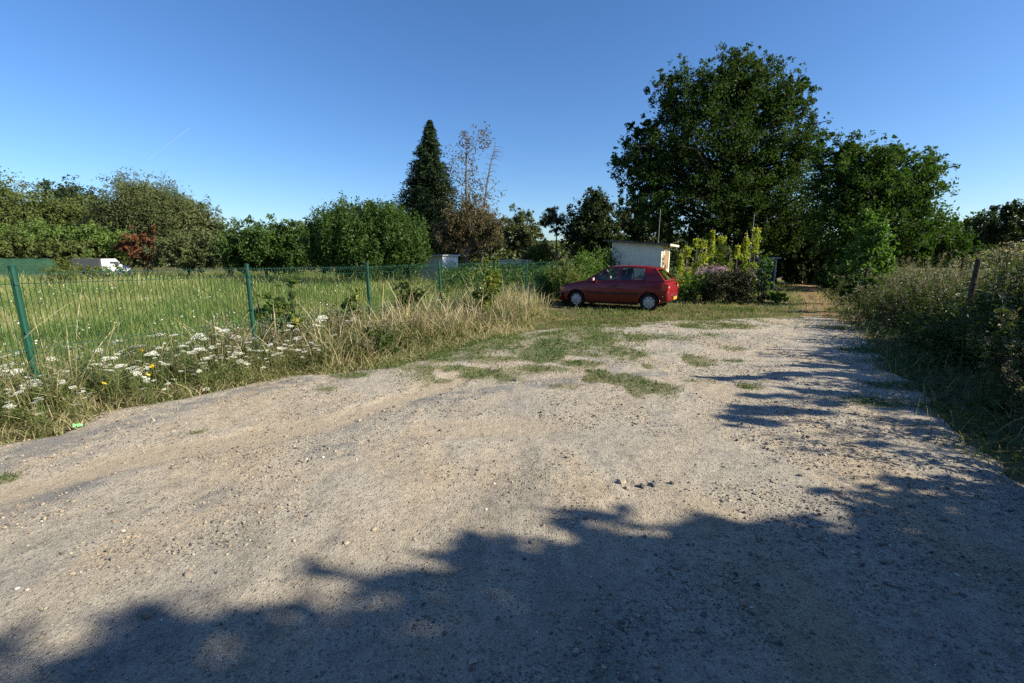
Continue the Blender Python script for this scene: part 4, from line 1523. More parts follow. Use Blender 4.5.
# ------------------------------------------------------------------ shed, hut, garden
def build_shed():
    wall = simple('shed_render', (.80, .74, .57), .85, spec=.15, noise=.1, scale=3, bump=.15)
    white = simple('white_paint', (.78, .78, .74), .5, noise=.04)
    wood = simple('window_wood', (.27, .17, .08), .6, noise=.2, scale=20)
    roofm = simple('roof_felt', (.13, .11, .10), .9, spec=.1, noise=.3, scale=6)
    c = at(636, 257, 20.0)
    root = empty('garden_shed', (c.x, c.y, gz1(c.x, c.y)), R(-27))
    # local: x to the right along the front wall, y away; front wall at y=0
    w, d, h = 2.1, 2.2, 2.32
    x0, x1 = -w / 2, w / 2
    mb = MB()
    zl, zr = 2.30, 2.14
    V = [(x0, 0, 0), (x1, 0, 0), (x1, d, 0), (x0, d, 0), (x0, 0, zl), (x1, 0, zr), (x1, d, zr), (x0, d, zl)]
    mb.add(V, Q=[[0, 1, 5, 4], [1, 2, 6, 5], [2, 3, 7, 6], [3, 0, 4, 7]])
    mb.build('wall', wall, root)
    mb = MB()
    for k in range(1):
        V = []
        for z in (0, .07):
            V += [(x0 - .28, -.22, zl + .03 + z), (x1 + .34, -.22, zr - .03 + z), (x1 + .34, d + .2, zr - .03 + z), (x0 - .28, d + .2, zl + .03 + z)]
        mb.add(V, Q=[[0, 3, 2, 1], [4, 5, 6, 7], [0, 1, 5, 4], [1, 2, 6, 5], [2, 3, 7, 6], [3, 0, 4, 7]])
    rf = mb.build('roof', roofm, root)
    mb = MB(); mb.box(x1 + .343, x1 + .365, -.22, d + .2, zr - .05, zr + .045); mb.build('fascia', simple('fascia_paint', (.42, .39, .33), .7), rf)
    # window in the right wall
    fr = MB()
    X = x1
    for (ya, yb, za, zb) in ((.35, .45, 1.0, 2.0), (1.65, 1.75, 1.0, 2.0), (.45, 1.65, 1.0, 1.1), (.45, 1.65, 1.9, 2.0)):
        fr.box(X - .02, X + .05, ya, yb, za, zb)
    win = fr.build('window', white, root)
    mb = MB(); mb.box(X - .01, X + .02, .451, 1.649, 1.101, 1.899); mb.build('shutter', wood, win)
    tag(root, 'small white rendered shed with a dark flat roof behind the red car', 'shed')


def build_hut():
    gm = simple('green_tin', (.22, .32, .30), .5, spec=.4, noise=.15, scale=5)
    rm = simple('hut_roof', (.2, .22, .22), .6, noise=.2)
    dk = simple('hut_door', (.02, .025, .03), .7)
    c = at(767.5, 260, 24.0)
    root = empty('tool_hut', (c.x, c.y, gz1(c.x, c.y)), R(-30))
    mb = MB(); mb.box(-.42, .42, 0, 1.0, 0, 1.55); mb.build('wall', gm, root)
    mb = MB(); mb.box(-.55, .60, -.15, 1.15, 1.552, 1.63); mb.build('roof', rm, root)
    mb = MB(); mb.box(.10, .36, -.012, -.002, .05, 1.45); mb.build('door', dk, root)
    tag(root, 'narrow blue green metal tool hut with a flat roof beside the track', 'hut')


def bush_obj(name, label, cat, pos, size, mat, nleaf, leaf, asp=.55, stem=True, group=None, stretch=1.0, up=.6, per=30, crad=.3, shell=.6, part='foliage', fill=.3, extra=None):
    reseed(label + str(pos))
    root = empty(name, (pos[0], pos[1], gz1(pos[0], pos[1])))
    w, dpt, h = size
    lobes = [(0, 0, h * .52, w / 2, dpt / 2, h * .5)]
    if extra:
        lobes = extra
    C, N, A, L, W, rnd, CC = crown_arrays(lobes, nleaf, per, crad, leaf, asp, stretch, shell, up, .1, .15, fill)
    c = link(part, leaves_mesh(part, C, N, A, L, W, rnd, mat)); kid(root, c)
    if stem:
        sel = CC[rng.choice(len(CC), min(14, len(CC)), replace=False)]
        mb = MB()
        for s in sel:
            mb.tube(limb_pts((rng.normal() * .05, rng.normal() * .05, -.05), s, 4, .05, .05), [.02, .016, .012, .008, .004], 5, caps=False)
        mb.build('stem', M_BARK, root)
    tag(root, label, cat, group)
    return root


def build_garden():
    reseed('build_garden')
    pole_m = simple('pole_wood', (.17, .13, .09), .85, noise=.3, scale=20)
    beans = [(688, 246, 19.0), (697, 238, 19.6), (704, 240, 18.6), (713, 231, 19.2), (722, 236, 19.8), (738, 246, 18.8), (747, 233, 19.0), (757, 228, 19.4), (681, 252, 18.4), (730, 250, 19.8)]
    labs = ['bean plant on a pole just right of the shed window, pale green', 'bean pole second tallest near the shed with yellowing leaves', 'thin leafy bean pole in the left half of the bean row',
            'tall yellowing bean pole in the middle of the bean row', 'bean pole with gold leaves right of the middle of the row', 'short bean pole above the purple flowers',
            'tall bean pole with bright yellow leaves near the right end', 'tallest bean pole at the right end of the row', 'short leafy bean plant closest to the car tail', 'short bean plant half hidden behind the purple flowers']
    for (px, py, Y), lb in zip(beans, labs):
        t = at(px, py, Y); g = gz1(t.x, t.y); h = t.z - g
        root = empty('bean_pole', (t.x, t.y, g))
        mb = MB(); mb.tube([(0, 0, -.1), (.01, .02, h * .5), (.03 * rng.normal(), 0, h + .12)], [.018, .016, .012], 6)
        mb.build('pole', pole_m, root)
        n = int(190 * h)
        z = h * (1 - rng.random(n) ** 1.1 * .98)
        r = (.06 + .16 * rng.random(n)) * (1.1 - .5 * z / h)
        a = rng.random(n) * 6.28
        C = np.stack([np.cos(a) * r, np.sin(a) * r, z], 1)
        # leaf tufts, with bare gaps
        r *= .5 + 1.0 * vnoise(z * 4.1 + px * 3, z * 0 + 2, 8)
        C = np.stack([np.cos(a) * r, np.sin(a) * r, z], 1)
        keep = vnoise(z * 3.2 + px, z * 0 + 1, 7) > .36
        C = C[keep]; n = len(C)
        me = leaves_mesh('foliage', C, unit(n) + [0, -.2, .5], unit(n) - [0, 0, .6], .12 * rng.uniform(.6, 1.3, n), .095 * rng.uniform(.7, 1.2, n), np.clip(.15 + .55 * C[:, 2] / h + .25 * rng.normal(size=n), 0, 1), M_BEAN)
        kid(root, link('foliage', me))
        tag(root, lb, 'bean plant', 'climbing beans on poles in the garden')
    # asters
    c = at(714, 270, 17.8)
    o = bush_obj('aster_bush', 'aster bush with a dome of purple flowers behind the dark hedge', 'flower bush', (c.x, c.y), (1.2, .9, 1.2), M_WEED, 2200, .09)
    n = 280
    U = unit(n); U[:, 2] = np.abs(U[:, 2])
    C = U * np.array([.56, .45, .30]) * (.6 + .75 * vnoise(U[:, 0] * 3.1 + 5, U[:, 2] * 3.1 + U[:, 1] * 2, 9)[:, None] + .2 * rng.random((n, 1))) + [0, 0, 1.0]
    kid(o, link('blossom', leaves_mesh('blossom', C, U + unit(n) * .5, unit(n), .06, .055, rng.random(n), M_PURPLE)))
    # dark hedge
    c0 = at(733, 290, 16.6)
    bush_obj('clipped_hedge', 'dark clipped hedge block with purplish leaves beside the car', 'hedge', (c0.x, c0.y), (1.9, 1.1, 1.25), M_HEDGE, 11000, .065,
             extra=[(-.55, 0, .55, .5, .5, .62), (0, 0, .6, .5, .55, .66), (.55, -.05, .62, .48, .55, .68), (.2, .3, .6, .6, .4, .62)], crad=.35, shell=.75)
    # climber column right of the hedge
    c1 = at(764, 280, 16.8)
    bush_obj('climbing_plant', 'bright green climber trailing to the ground right of the dark hedge', 'climber', (c1.x, c1.y), (.55, .5, 1.75), M_CLIMB, 1700, .1)
    c1 = at(778, 296, 16.6)
    bush_obj('leafy_plant', 'low bright green leafy plant at the start of the track', 'plant', (c1.x, c1.y), (.9, .7, .42), M_CLIMB, 900, .11)
    # undergrowth along the garden front
    low = [(690, 292, 17.0, 1.0, .8, .9, 'green leafy plants just behind the car tail'), (705, 285, 17.6, .9, .8, 1.05, 'dark green plant between the car tail and the dark hedge'),
           (676, 285, 18.6, 1.2, .8, 1.1, 'pale leafy plant under the shed window'), (652, 262, 18.9, .9, .6, 1.1, 'wispy shrub in front of the white shed wall'),
           (622, 266, 18.6, .8, .6, 1.35, 'slender shrub growing up the left end of the shed wall')]
    for px, py, Y, w, d_, h, lb in low:
        c = at(px, py, Y)
        bush_obj('garden_plant', lb, 'plant', (c.x, c.y), (w, d_, h), M_CLIMB if 'leafy' in lb else M_BUSH, 1300, .085)
    # masts
    mm = simple('mast_paint', (.34, .35, .36), .5, noise=.08)
    for px, py, Y, lb in ((660, 209, 22.5, 'thin pale mast rising behind the shed roof'), (754, 213, 21.0, 'thin pale pole rising above the bean row')):
        t = at(px, py, Y); g = gz1(t.x, t.y)
        mb = MB(); mb.tube([(0, 0, -.1), (0, 0, (t.z - g) * .5), (.03, 0, t.z - g)], [.012, .011, .009], 8)
        o = mb.build('mast', mm); o.location = (t.x, t.y, g); tag(o, lb, 'pole')
    # shrubs along the far verge and next to the car's nose
    reeds = [(566, 272, 17.2, 1.3, 1.45, M_WILLOW, 'tall grassy shrub left of the car bonnet'), (590, 262, 18.6, 1.5, 1.9, M_CLIMB, 'tall reedy plants behind the car bonnet'),
             (574, 288, 15.9, .8, .75, M_BUSH, 'dark low bush touching the front of the car'), (548, 272, 18.0, 1.1, 1.2, M_CLIMB, 'leafy weed clump by the sixth fence post'),
             (606, 258, 20.5, 1.4, 1.9, M_BUSH, 'dark upright shrub beside the shed')]
    for px, py, Y, w, h, mt, lb in reeds:
        c = at(px, py, Y)
        bush_obj('verge_shrub', lb, 'shrub', (c.x, c.y), (w, w * .8, h), mt, 2600, .15, .22, stretch=2.0, up=.1)


def build_saplings():
    reseed('build_saplings')
    # leafy sapling in the fence line
    spots = [(487, 252, 298, 11.4, 1.0, M_SAPL, 'leafy yellow green sapling growing through the fence near the fourth post'),
             (264, 272, 310, 7.6, .5, M_SAPL, 'leafy weed with yellow green top just right of the second fence post'),
             (288, 274, 320, 7.8, .55, M_SAPL, 'bushy leafy weed right of the second fence post'),
             (352, 272, 320, 8.9, .5, M_SAPL, 'leafy weed left of the third fence post'),
             (382, 326, 358, 7.6, .6, M_BUSH, 'low dark green weed at the edge of the straw grass'),
             (410, 270, 320, 10.2, .8, M_WEED, 'grey green bushy weed between third and fourth fence posts')]
    for px, py, pb, Y, w, mt, lb in spots:
        t = at(px, py, Y); g = gz1(t.x, t.y); h = t.z - g
        bush_obj('sapling', lb, 'sapling', (t.x, t.y), (w, w, h), mt, int(900 * w), .10, .6, shell=.3, crad=.28, fill=.6)
    # straw thicket between the posts and the car
    for px, py, Y, w, lb in ((520, 270, 13.0, 1.4, 'tall straw coloured dock thicket left of the car'), (505, 285, 11.8, 1.2, 'straw grass tussock below the leafy sapling'), (435, 278, 9.9, 1.3, 'straw coloured tussock around the fourth fence post'), (400, 285, 8.9, 1.2, 'straw coloured tussock right of the third fence post'), (470, 280, 11.4, 1.2, 'pale tussock between fourth and fifth fence posts')):
        t = at(px, py, Y); g = gz1(t.x, t.y); h = (t.z - g) * .88
        n = 420
        r = w * .6 * np.sqrt(rng.random(n)); a = rng.random(n) * 6.28
        P = np.stack([np.cos(a) * r, np.sin(a) * r, np.full(n, -.02)], 1)
        H = h * rng.uniform(.2, 1.0, n) * (1.05 - .8 * r / w)
        me = join_meshes('straw_tussock', [blades_mesh('a', P, H, .011, rng.uniform(.1, 1.0, n), None, rng.uniform(.3, 1, n)),
                                           blades_mesh('b', P[:220], H[:220] * 1.08, .014, rng.uniform(.1, .6, 220), None, rng.uniform(.6, 1, 220), (.2, .2, .25, .9, .9, .1))], M_VERGE)
        o = link('straw_tussock', me, None, (t.x, t.y, g)); tag(o, lb, 'tussock')


# ------------------------------------------------------------------ far things
def build_far_objects():
    white = simple('van_white', (.56, .58, .60), .4, noise=.08, coat=.2)
    blk = simple('van_dark', (.03, .035, .04), .5)
    rub = simple('van_rubber', (.02, .02, .02), .9)
    gls = simple('van_glass', (.05, .06, .07), .1, spec=.8)
    # small van seen from behind on the meadow's far side; long side turned to the sun
    c = at(108, 268, 36)
    root = empty('white_van', (c.x, c.y, gz1(c.x, c.y)), R(50)); root.scale = (.62, .8, .9)
    # local x forward
    prof = [(-1.5, .35), (-1.55, 1.0), (-1.5, 1.62), (-1.3, 1.68), (.7, 1.68), (1.25, 1.18), (1.95, 1.0), (2.05, .7), (2.0, .35)]
    mb = MB()
    V = []
    for s in (-.78, .78):
        V += [(x, s * (1 if z < 1.1 else .93), z) for x, z in prof]
    k = len(prof)
    Q = [[i, (i + 1) % k, k + (i + 1) % k, k + i] for i in range(k)]
    mb.add(V, Q=Q)
    ctr0, ctr1 = [(.2, -.78, .8)], [(.2, .78, .8)]
    mb.add([V[i] for i in range(k)] + ctr0, T=[[k, (i + 1) % k, i] for i in range(k)])
    mb.add([V[k + i] for i in range(k)] + ctr1, T=[[k, i, (i + 1) % k] for i in range(k)])
    mb.build('body', white, root)
    mb = MB(); mb.box(-1.585, -1.556, -.6, .6, 1.02, 1.5); mb.build('rear_window', gls, root)
    mb = MB(); mb.box(-1.60, -1.557, -.72, .72, .36, .98); mb.build('rear_door', blk, root)
    for s in (-1, 1):
        mb = MB(); mb.box(.1, .95, s * .745, s * .752, 1.12, 1.45); mb.build('side_window', gls, root)
        for x in (-.9, 1.3):
            m2 = MB(); m2.lathe([(.001, -.08), (.29, -.08), (.3, 0), (.29, .08), (.001, .08)], 16, 'y', (x, s * .72, .3)); m2.build('wheel', rub, root)
    c2 = at(111, 272, 31)
    bush_obj('meadow_shrub', 'tuft of tall weeds hiding the lower half of the white van', 'shrub', (c2.x, c2.y), (2.4, 1.0, 1.2), M_LEFT_C, 1500, .13, .35)
    c2 = at(84, 272, 30)
    bush_obj('meadow_shrub', 'tuft of tall weeds in front of the dark box trailer', 'shrub', (c2.x, c2.y), (1.8, 1.0, 1.15), M_WILLOW, 1500, .13, .35)
    tag(root, 'small white van parked in front of the reddish shrub beyond the meadow', 'van')
    # dark box trailer next to it
    c = at(88, 268, 33.5)
    root = empty('box_trailer', (c.x, c.y, gz1(c.x, c.y)), R(35))
    mb = MB(); mb.box(-.7, .7, -.6, .6, .35, 1.5); mb.build('body', blk, root)
    mb = MB(); mb.box(-.73, .73, -.63, .63, 1.502, 1.53); mb.build('roof', simple('trailer_roof', (.12, .12, .13), .6), root)
    for s in (-1, 1):
        m2 = MB(); m2.lathe([(.001, -.07), (.27, -.07), (.28, 0), (.27, .07), (.001, .07)], 16, 'y', (0, s * .68, .28)); m2.build('wheel', rub, root)
    tag(root, 'dark box trailer standing left of the small white van', 'trailer')
    # green netting tunnel
    net = simple('green_net', (.022, .06, .034), .85, spec=.15, noise=.35, scale=9, bump=.4)
    c = at(14, 262, 33)
    root = empty('netting_tunnel', (c.x, c.y, gz1(c.x, c.y)), R(30))
    L, w, h = 4.6, 1.0, 1.56
    V = []; nx, nk = 31, 15
    for i in range(nx):
        x = -L / 2 + L * i / (nx - 1)
        q = max(0, abs(x) / (L / 2) - .78) / .22
        e = max(.02, 1 - q ** 2.4) ** .5
        for k in range(nk):
            a = PI * k / (nk - 1)
            V.append((x, -w * math.cos(a) * e, h * (math.sin(a) ** .5) * e * (1 + .015 * math.sin(i * 1.3)) + .012 * rng.normal()))
    mb = MB(); mb.add(V, Q=grid_faces(nk, nx)); cover = mb.build('cover', net, root, smooth=True)
    mb = MB()
    for x in (-1.9, 1.9):
        mb.tube([(x, -w * 1.02, 0), (x, -w * 1.02, .5)], .02, 5); mb.build('peg', M_GREENPAINT, root); mb = MB()
    c2 = at(62, 268, 25)
    bush_obj('meadow_shrub', 'yellow green scrubby weeds in front of the netting tunnel', 'shrub', (c2.x, c2.y), (2.2, 1.2, 1.35), M_WILLOW, 2600, .12, .3)
    tag(root, 'long dark green netting tunnel at the left edge of the meadow', 'netting tunnel')
    # white huts far behind the fence
    hw = simple('hut_white', (.66, .66, .62), .7, noise=.08)
    hr = simple('hut_roof_grey', (.5, .5, .48), .8, noise=.1)
    for px, py, Y, w_, d_, h_, lb in ((438, 262, 30, 1.6, 2.0, 1.72, 'low white flat roofed hut under the brown tree'), (519, 265, 38, 2.6, 2.0, 1.35, 'long low white hut with a flat roof below the small trees')):
        c = at(px, py, Y)
        root = empty('white_hut', (c.x, c.y, gz1(c.x, c.y)), R(60))
        mb = MB(); mb.box(-w_ / 2, w_ / 2, -d_ / 2, d_ / 2, 0, h_); mb.build('wall', hw, root)
        mb = MB(); mb.box(-w_ / 2 - .12, w_ / 2 + .12, -d_ / 2 - .12, d_ / 2 + .12, h_ + .002, h_ + .08); mb.build('roof', hr, root)
        mb = MB(); mb.box(-.3, .3, -d_ / 2 - .014, -d_ / 2 - .003, .1, h_ - .25); mb.build('door', hr, root)
        tag(root, lb, 'hut')


def build_trees():
    reseed('build_trees')
    T = plant_tree
    # left treeline
    T('leafy_tree', 'tall pale green tree cut by the left edge of the picture', 'tree', 44, [(2, 220, 38, 40), (40, 227, 32, 32), (-40, 218, 40, 40)], M_LEFT_A, 5, .25, leaf_px=2.5)
    T('round_tree', 'dense dark round topped tree rising behind the left treeline', 'tree', 70, [(73, 204, 25, 21), (73, 230, 30, 26)], M_DARK, 73, .3, leaf_px=2.4, cover=8)
    T('leafy_tree', 'yellowish green tree right of the leftmost tree, below the dark round top', 'tree', 46, [(82, 228, 30, 26), (98, 240, 28, 28), (62, 240, 30, 28)], M_LEFT_A, 82, .22, leaf_px=2.5)
    T('feathery_tree', 'wide grey green tree with feathery upright twigs behind the reddish shrub', 'tree', 42, [(146, 212, 38, 31), (118, 225, 26, 27), (172, 222, 30, 24), (140, 200, 18, 15), (168, 209, 20, 16)], M_LEFT_B, 148, .25, leaf_px=2.5, asp=.3, stretch=1.6, up=.1, rough=.35)
    T('leafy_tree', 'olive tree sloping down at the right end of the left treeline', 'tree', 43, [(196, 230, 30, 27), (215, 240, 18, 22), (185, 215, 18, 16)], M_LEFT_B, 198, .2, leaf_px=2.5, rough=.3)
    T('leafy_shrub', 'bright green shrub mass in front of the left treeline', 'shrub', 38, [(50, 243, 46, 19), (96, 246, 34, 20), (5, 246, 30, 18)], M_LEFT_C, 60, .12, leaf_px=2.5, trunk_top=2.0)
    T('leafy_shrub', 'brownish green shrub behind the netting tunnel', 'shrub', 36, [(20, 246, 36, 14), (70, 252, 26, 12)], M_LEFT_A, 30, .1, leaf_px=2.5, trunk_top=1.6)
    T('reddish_shrub', 'shrub with reddish brown leaves behind the white van', 'shrub', 37, [(142, 247, 17, 19), (155, 240, 8, 12), (128, 250, 10, 12)], M_RUSSET, 143, .08, leaf_px=2.8, cover=3.5, trunk_top=2.2)
    T('leafy_shrub', 'dull green shrub right of the reddish shrub', 'shrub', 36, [(185, 251, 32, 19), (214, 252, 18, 17)], M_LEFT_B, 185, .1, leaf_px=2.5, trunk_top=1.8)
    T('round_bush', 'dark green bush left of the big rounded bush', 'bush', 33, [(265, 246, 38, 25), (240, 252, 22, 20), (296, 250, 24, 24)], M_BUSH, 265, .12, leaf_px=2.8, cover=7, trunk_top=2.4, shell=.65)
    T('leafy_tree', 'small distant tree top between the two dark bushes', 'tree', 60, [(308, 236, 18, 14), (298, 245, 22, 16)], M_LEFT_C, 305, .15, leaf_px=2.5)
    T('round_bush', 'big rounded green bush with upright shoots in front of the conifer', 'bush', 27, [(368, 243, 50, 33), (345, 240, 32, 30), (392, 242, 30, 30), (368, 228, 38, 19), (412, 255, 14, 18), (322, 250, 14, 22), (340, 216, 5, 9), (352, 212, 5, 8), (372, 210, 5, 9), (386, 212, 5, 9), (400, 217, 5, 9), (328, 224, 5, 9), (414, 228, 5, 10)], M_BUSH, 368, .12, leaf_px=3.0, asp=.36, cover=7, stretch=2.3, up=.15, trunk_top=3, shell=.6, crad=.18, rough=.38, sprig=.6)
    # conifer
    D = 45; s = D / F_PX
    b = at(424, 257, D); top = at(430, 120, D); g = gz1(b.x, b.y)
    H = top.z - g
    root = empty('conifer_tree', (b.x, b.y, g))
    tag(root, 'tall dark pointed conifer left of the brown tree', 'tree')
    tiers = []; Cs = []; As = []; Ns = []; Rn = []
    mbt = MB()
    ctr = lambda z: (top.x - b.x) * (z / H)
    mbt.tube([(0, 0, -.2), (ctr(H * .5), 0, H * .5), (ctr(H), 0, H)], [.32, .18, .03], 8)
    nb = 330
    for i in range(nb):
        z = H * (.04 + .955 * (i / nb) ** .9)
        f = z / H
        r = 5.3 * (1 - f) ** .9 * (1.0 if f > .2 else .85 + .75 * f) * rng.uniform(.6, 1.12)
        a = i * 2.39996 + rng.normal() * .2
        d = np.array([math.cos(a), math.sin(a), 0])
        p0 = np.array([ctr(z), 0, z]); p1 = p0 + d * r + [0, 0, -.22 * r + .1 * r * r / 3]
        mbt.tube([p0, p0 + d * r * .6 + [0, 0, -.12 * r], p1], [.04, .025, .008], 4, caps=False)
        m = int(14 + 52 * r)
        t = rng.random(m) ** .6
        q = p0 + (p1 - p0) * t[:, None] + rng.normal(size=(m, 3)) * (np.array([.16, .16, .13]) * (.6 + .4 * r))
        Cs.append(q); As.append(d * .7 + unit(m) * .6 + [0, 0, .25]); Ns.append(unit(m) + [0, 0, .4]); Rn.append(np.full(m, .5 * rng.random()) + .5 * rng.random(m))
    mbt.build('trunk', M_BARK, root, smooth=True)
    C = np.concatenate(Cs); n = len(C)
    kid(root, link('crown', leaves_mesh('crown', C, np.concatenate(Ns), np.concatenate(As), .34 * rng.uniform(.7, 1.3, n), .1, np.concatenate(Rn), M_CONIF)))
    # sparse brown-leaved tree
    D = 41
    b = at(466, 257, D); g = gz1(b.x, b.y); root = empty('sparse_tree', (b.x, b.y, g))
    tag(root, 'slender half bare tree with sparse brownish leaves right of the conifer', 'tree')
    H = at(468, 133, D).z - g
    mb = MB(); mb.tube([(0, 0, -.1), (.1, 0, H * .4), (.15, 0, H * .75), (.3, 0, H)], [.17, .12, .07, .02], 7)
    Cs = []; Rn = []
    for px, py, r in [(478, 140, 8), (470, 148, 7), (462, 158, 8), (458, 168, 8), (464, 178, 9), (472, 170, 6), (480, 185, 9), (470, 192, 9), (487, 192, 9), (476, 200, 12), (462, 200, 10), (456, 188, 6), (484, 135, 5), (490, 205, 9), (466, 140, 5)]:
        c = at(px, py, D + rng.normal() * .5); c = np.array([c.x - b.x, c.y - b.y, c.z - g])
        z0 = max(1, c[2] - abs(c[0]) * .8 - .4)
        mb.tube(limb_pts((.12, 0, z0), c, 4, .08, .06), [.035, .028, .02, .014, .006], 4, caps=False)
        for k in range(9):
            e = c + rng.normal(size=3) * r * D / F_PX * .7
            mb.tube([c, e], [.008, .003], 3, caps=False)
            m = 13
            Cs.append(e + rng.normal(size=(m, 3)) * .2); Rn.append(np.clip(rng.random(m) * .7 + .1, 0, 1))
    mb.build('trunk', M_BARK_PALE, root)
    C = np.concatenate(Cs); n = len(C)
    kid(root, link('crown', leaves_mesh('crown', C, unit(n), unit(n), .19 * rng.uniform(.6, 1.4, n), .11, np.concatenate(Rn), M_BROWN)))
    # dead leaning tree
    D = 40
    b = at(481, 257, D); g = gz1(b.x, b.y)
    p = [at(481, 257, D), at(483, 215, D), at(488, 178, D), at(492, 158, D), at(496, 142, D)]
    mb = MB()
    org = Vector((b.x, b.y, g))
    P = [q - org for q in p]; P[0].z = -.1
    mb.tube(P, [.13, .10, .065, .045, .015], 7)
    for k in range(34):
        t = rng.uniform(.25, 1); i = min(3, int(t * 4)); q = P[i].lerp(P[i + 1], t * 4 - i)
        L = rng.uniform(.5, 1.7) * (1.25 - t * .7)
        e = q + Vector((L * rng.uniform(.6, 1), rng.normal() * .5 * L, -.15 * L + rng.normal() * .12))
        if rng.random() < .2:
            e = q + Vector((-L * .5, rng.normal() * .3, .1))
        mb.tube([q, q.lerp(e, .5) + Vector((0, 0, .14 * L)), e], [.02, .012, .004], 4, caps=False)
    o = mb.build('dead_tree', M_BARK_PALE); o.location = org
    tag(o, 'dead leaning tree trunk with bare side twigs above the brown tree', 'tree')
    # drooping brown tree
    T('drooping_tree', 'drooping brown and olive tree below the dead leaning trunk', 'tree', 39, [(465, 226, 26, 24), (446, 236, 16, 18), (488, 230, 18, 20), (470, 210, 16, 12)], M_BROWN, 466, .2, leaf_px=2.8, asp=.3, droop=1.0, up=0, stretch=1.5, cover=3.2, limbs=140, bk=M_BARK_PALE)
    T('leafy_shrub', 'dark shrub behind the drooping brown tree', 'shrub', 44, [(455, 240, 28, 18), (490, 236, 20, 20)], M_DARK, 465, .1, leaf_px=2.6, trunk_top=2.2)
    T('small_tree', 'small dark tree right of the drooping brown tree', 'tree', 46, [(522, 229, 17, 19), (510, 238, 14, 16), (533, 238, 13, 14)], M_LEFT_B, 522, .16, leaf_px=2.5)
    T('willow_tree', 'small yellow green weeping tree left of the little pine', 'tree', 38, [(540, 253, 13, 11), (531, 257, 8, 8), (549, 258, 8, 8)], M_WILLOW, 540, .1, leaf_px=2.8, asp=.25, droop=1.2, up=0, stretch=1.7)
    # umbrella pine
    T('pine_tree', 'little pine with a bare pale trunk and flat crown', 'tree', 37, [(553, 219, 12, 7), (545, 224, 7, 4), (561, 222, 7, 5), (552, 211, 6, 4), (557, 230, 9, 3.5)], M_PINE, 556, .11, leaf_px=2.4, asp=.2, bk=M_BARK_PALE, cover=5, shell=.3, limbs=30, trunk_top=at(555, 212, 37).z, crad=.4)
    T('leafy_tree', 'dark green tree between the little pine and the shed', 'tree', 36, [(592, 222, 25, 28), (582, 236, 20, 24), (606, 236, 18, 24), (595, 204, 14, 13)], M_DARK, 592, .22, leaf_px=2.8, cover=7)
    T('leafy_tree', 'dark tree in the shade left of the walnut trunk', 'tree', 40, [(630, 225, 20, 26), (652, 232, 22, 24), (640, 210, 12, 14)], M_DARK, 640, .2, leaf_px=2.8)
    # the big walnut
    T('walnut_tree', 'huge dark walnut tree towering behind the beans and shed', 'tree', 27,
      [(715, 135, 52, 54), (660, 162, 38, 38), (634, 170, 24, 30), (688, 100, 34, 30), (735, 80, 30, 26), (765, 98, 32, 30), (792, 104, 20, 20), (775, 150, 40, 40), (808, 148, 24, 18), (738, 62, 15, 12),
       (720, 200, 56, 36), (662, 205, 34, 26), (780, 205, 46, 38), (735, 232, 50, 18), (690, 236, 30, 16), (772, 240, 30, 18), (668, 82, 14, 10), (800, 85, 12, 10), (645, 128, 14, 14)],
      M_WALNUT, 742, .42, cover=4.1, leaf_px=2.7, asp=.5, limbs=200, per=44, crad=.2, shell=.5, rough=.3, fill=.28)
    T('walnut_tree', 'smaller walnut tree with sunlit right side overhanging the track', 'tree', 22,
      [(868, 186, 40, 40), (905, 190, 36, 34), (850, 215, 42, 40), (900, 225, 40, 28), (835, 175, 26, 34), (925, 180, 20, 24), (880, 160, 24, 18), (850, 155, 16, 14)],
      M_WALNUT2, 866, .24, cover=3.8, leaf_px=3.0, asp=.5, limbs=180, per=40, crad=.24, shell=.45, rough=.28)
    T('young_tree', 'young bright green tree at the right edge of the track below the walnut', 'tree', 15.5, [(868, 245, 20, 24), (858, 262, 18, 16), (880, 232, 14, 18), (884, 262, 14, 18), (872, 218, 8, 14)], M_YOUNG, 868, .05, cover=2.6, leaf_px=4.2, asp=.55, limbs=40, shell=.25, fill=.6, crad=.3, per=16)
    T('leafy_tree', 'green tree behind the bank right of the smaller walnut', 'tree', 24, [(930, 238, 30, 22), (905, 245, 26, 20), (955, 246, 22, 16)], M_WALNUT2, 930, .14, leaf_px=3.4)
    T('leafy_tree', 'dark tree at the right edge behind the weeds', 'tree', 27, [(1005, 228, 24, 22), (1035, 222, 26, 24), (985, 234, 18, 18), (1010, 214, 12, 10)], M_DARK, 1008, .16, leaf_px=3)
    T('leafy_tree', 'low dark tree between the bank trees near the right edge', 'tree', 30, [(968, 230, 18, 18), (955, 240, 16, 14)], M_BUSH, 966, .14, leaf_px=3)
    # thicket either side of the track and at its end
    T('track_bush', 'dark bush closing the far end of the shady track', 'bush', 28, [(797, 252, 20, 30), (782, 266, 14, 18), (815, 264, 16, 20), (800, 225, 24, 20), (800, 272, 22, 12), (786, 274, 14, 9), (797, 279, 16, 6), (812, 278, 12, 6)], M_DARK, 800, .15, leaf_px=3, trunk_top=3)
    T('track_bush', 'shaded bush at the left of the track behind the tool hut', 'bush', 30, [(782, 253, 12, 18), (770, 246, 14, 16)], M_WALNUT, 777, .1, leaf_px=3, trunk_top=2)
    T('track_bush', 'green bush on the right of the track under the walnut', 'bush', 22, [(832, 276, 16, 14), (846, 270, 16, 20), (822, 282, 8, 9)], M_BUSH, 838, .06, leaf_px=3.4, trunk_top=1.0)
    T('track_bush', 'bush in deep shade right of the track further back', 'bush', 28, [(838, 250, 22, 24), (858, 255, 24, 26)], M_DARK, 846, .1, leaf_px=3.2, trunk_top=2)
    T('track_bush', 'olive bush at the edge of the bank below the young tree', 'bush', 13.5, [(868, 283, 16, 15), (850, 288, 10, 10)], M_BUSH, 866, .04, leaf_px=3.6, cover=4, trunk_top=.7)
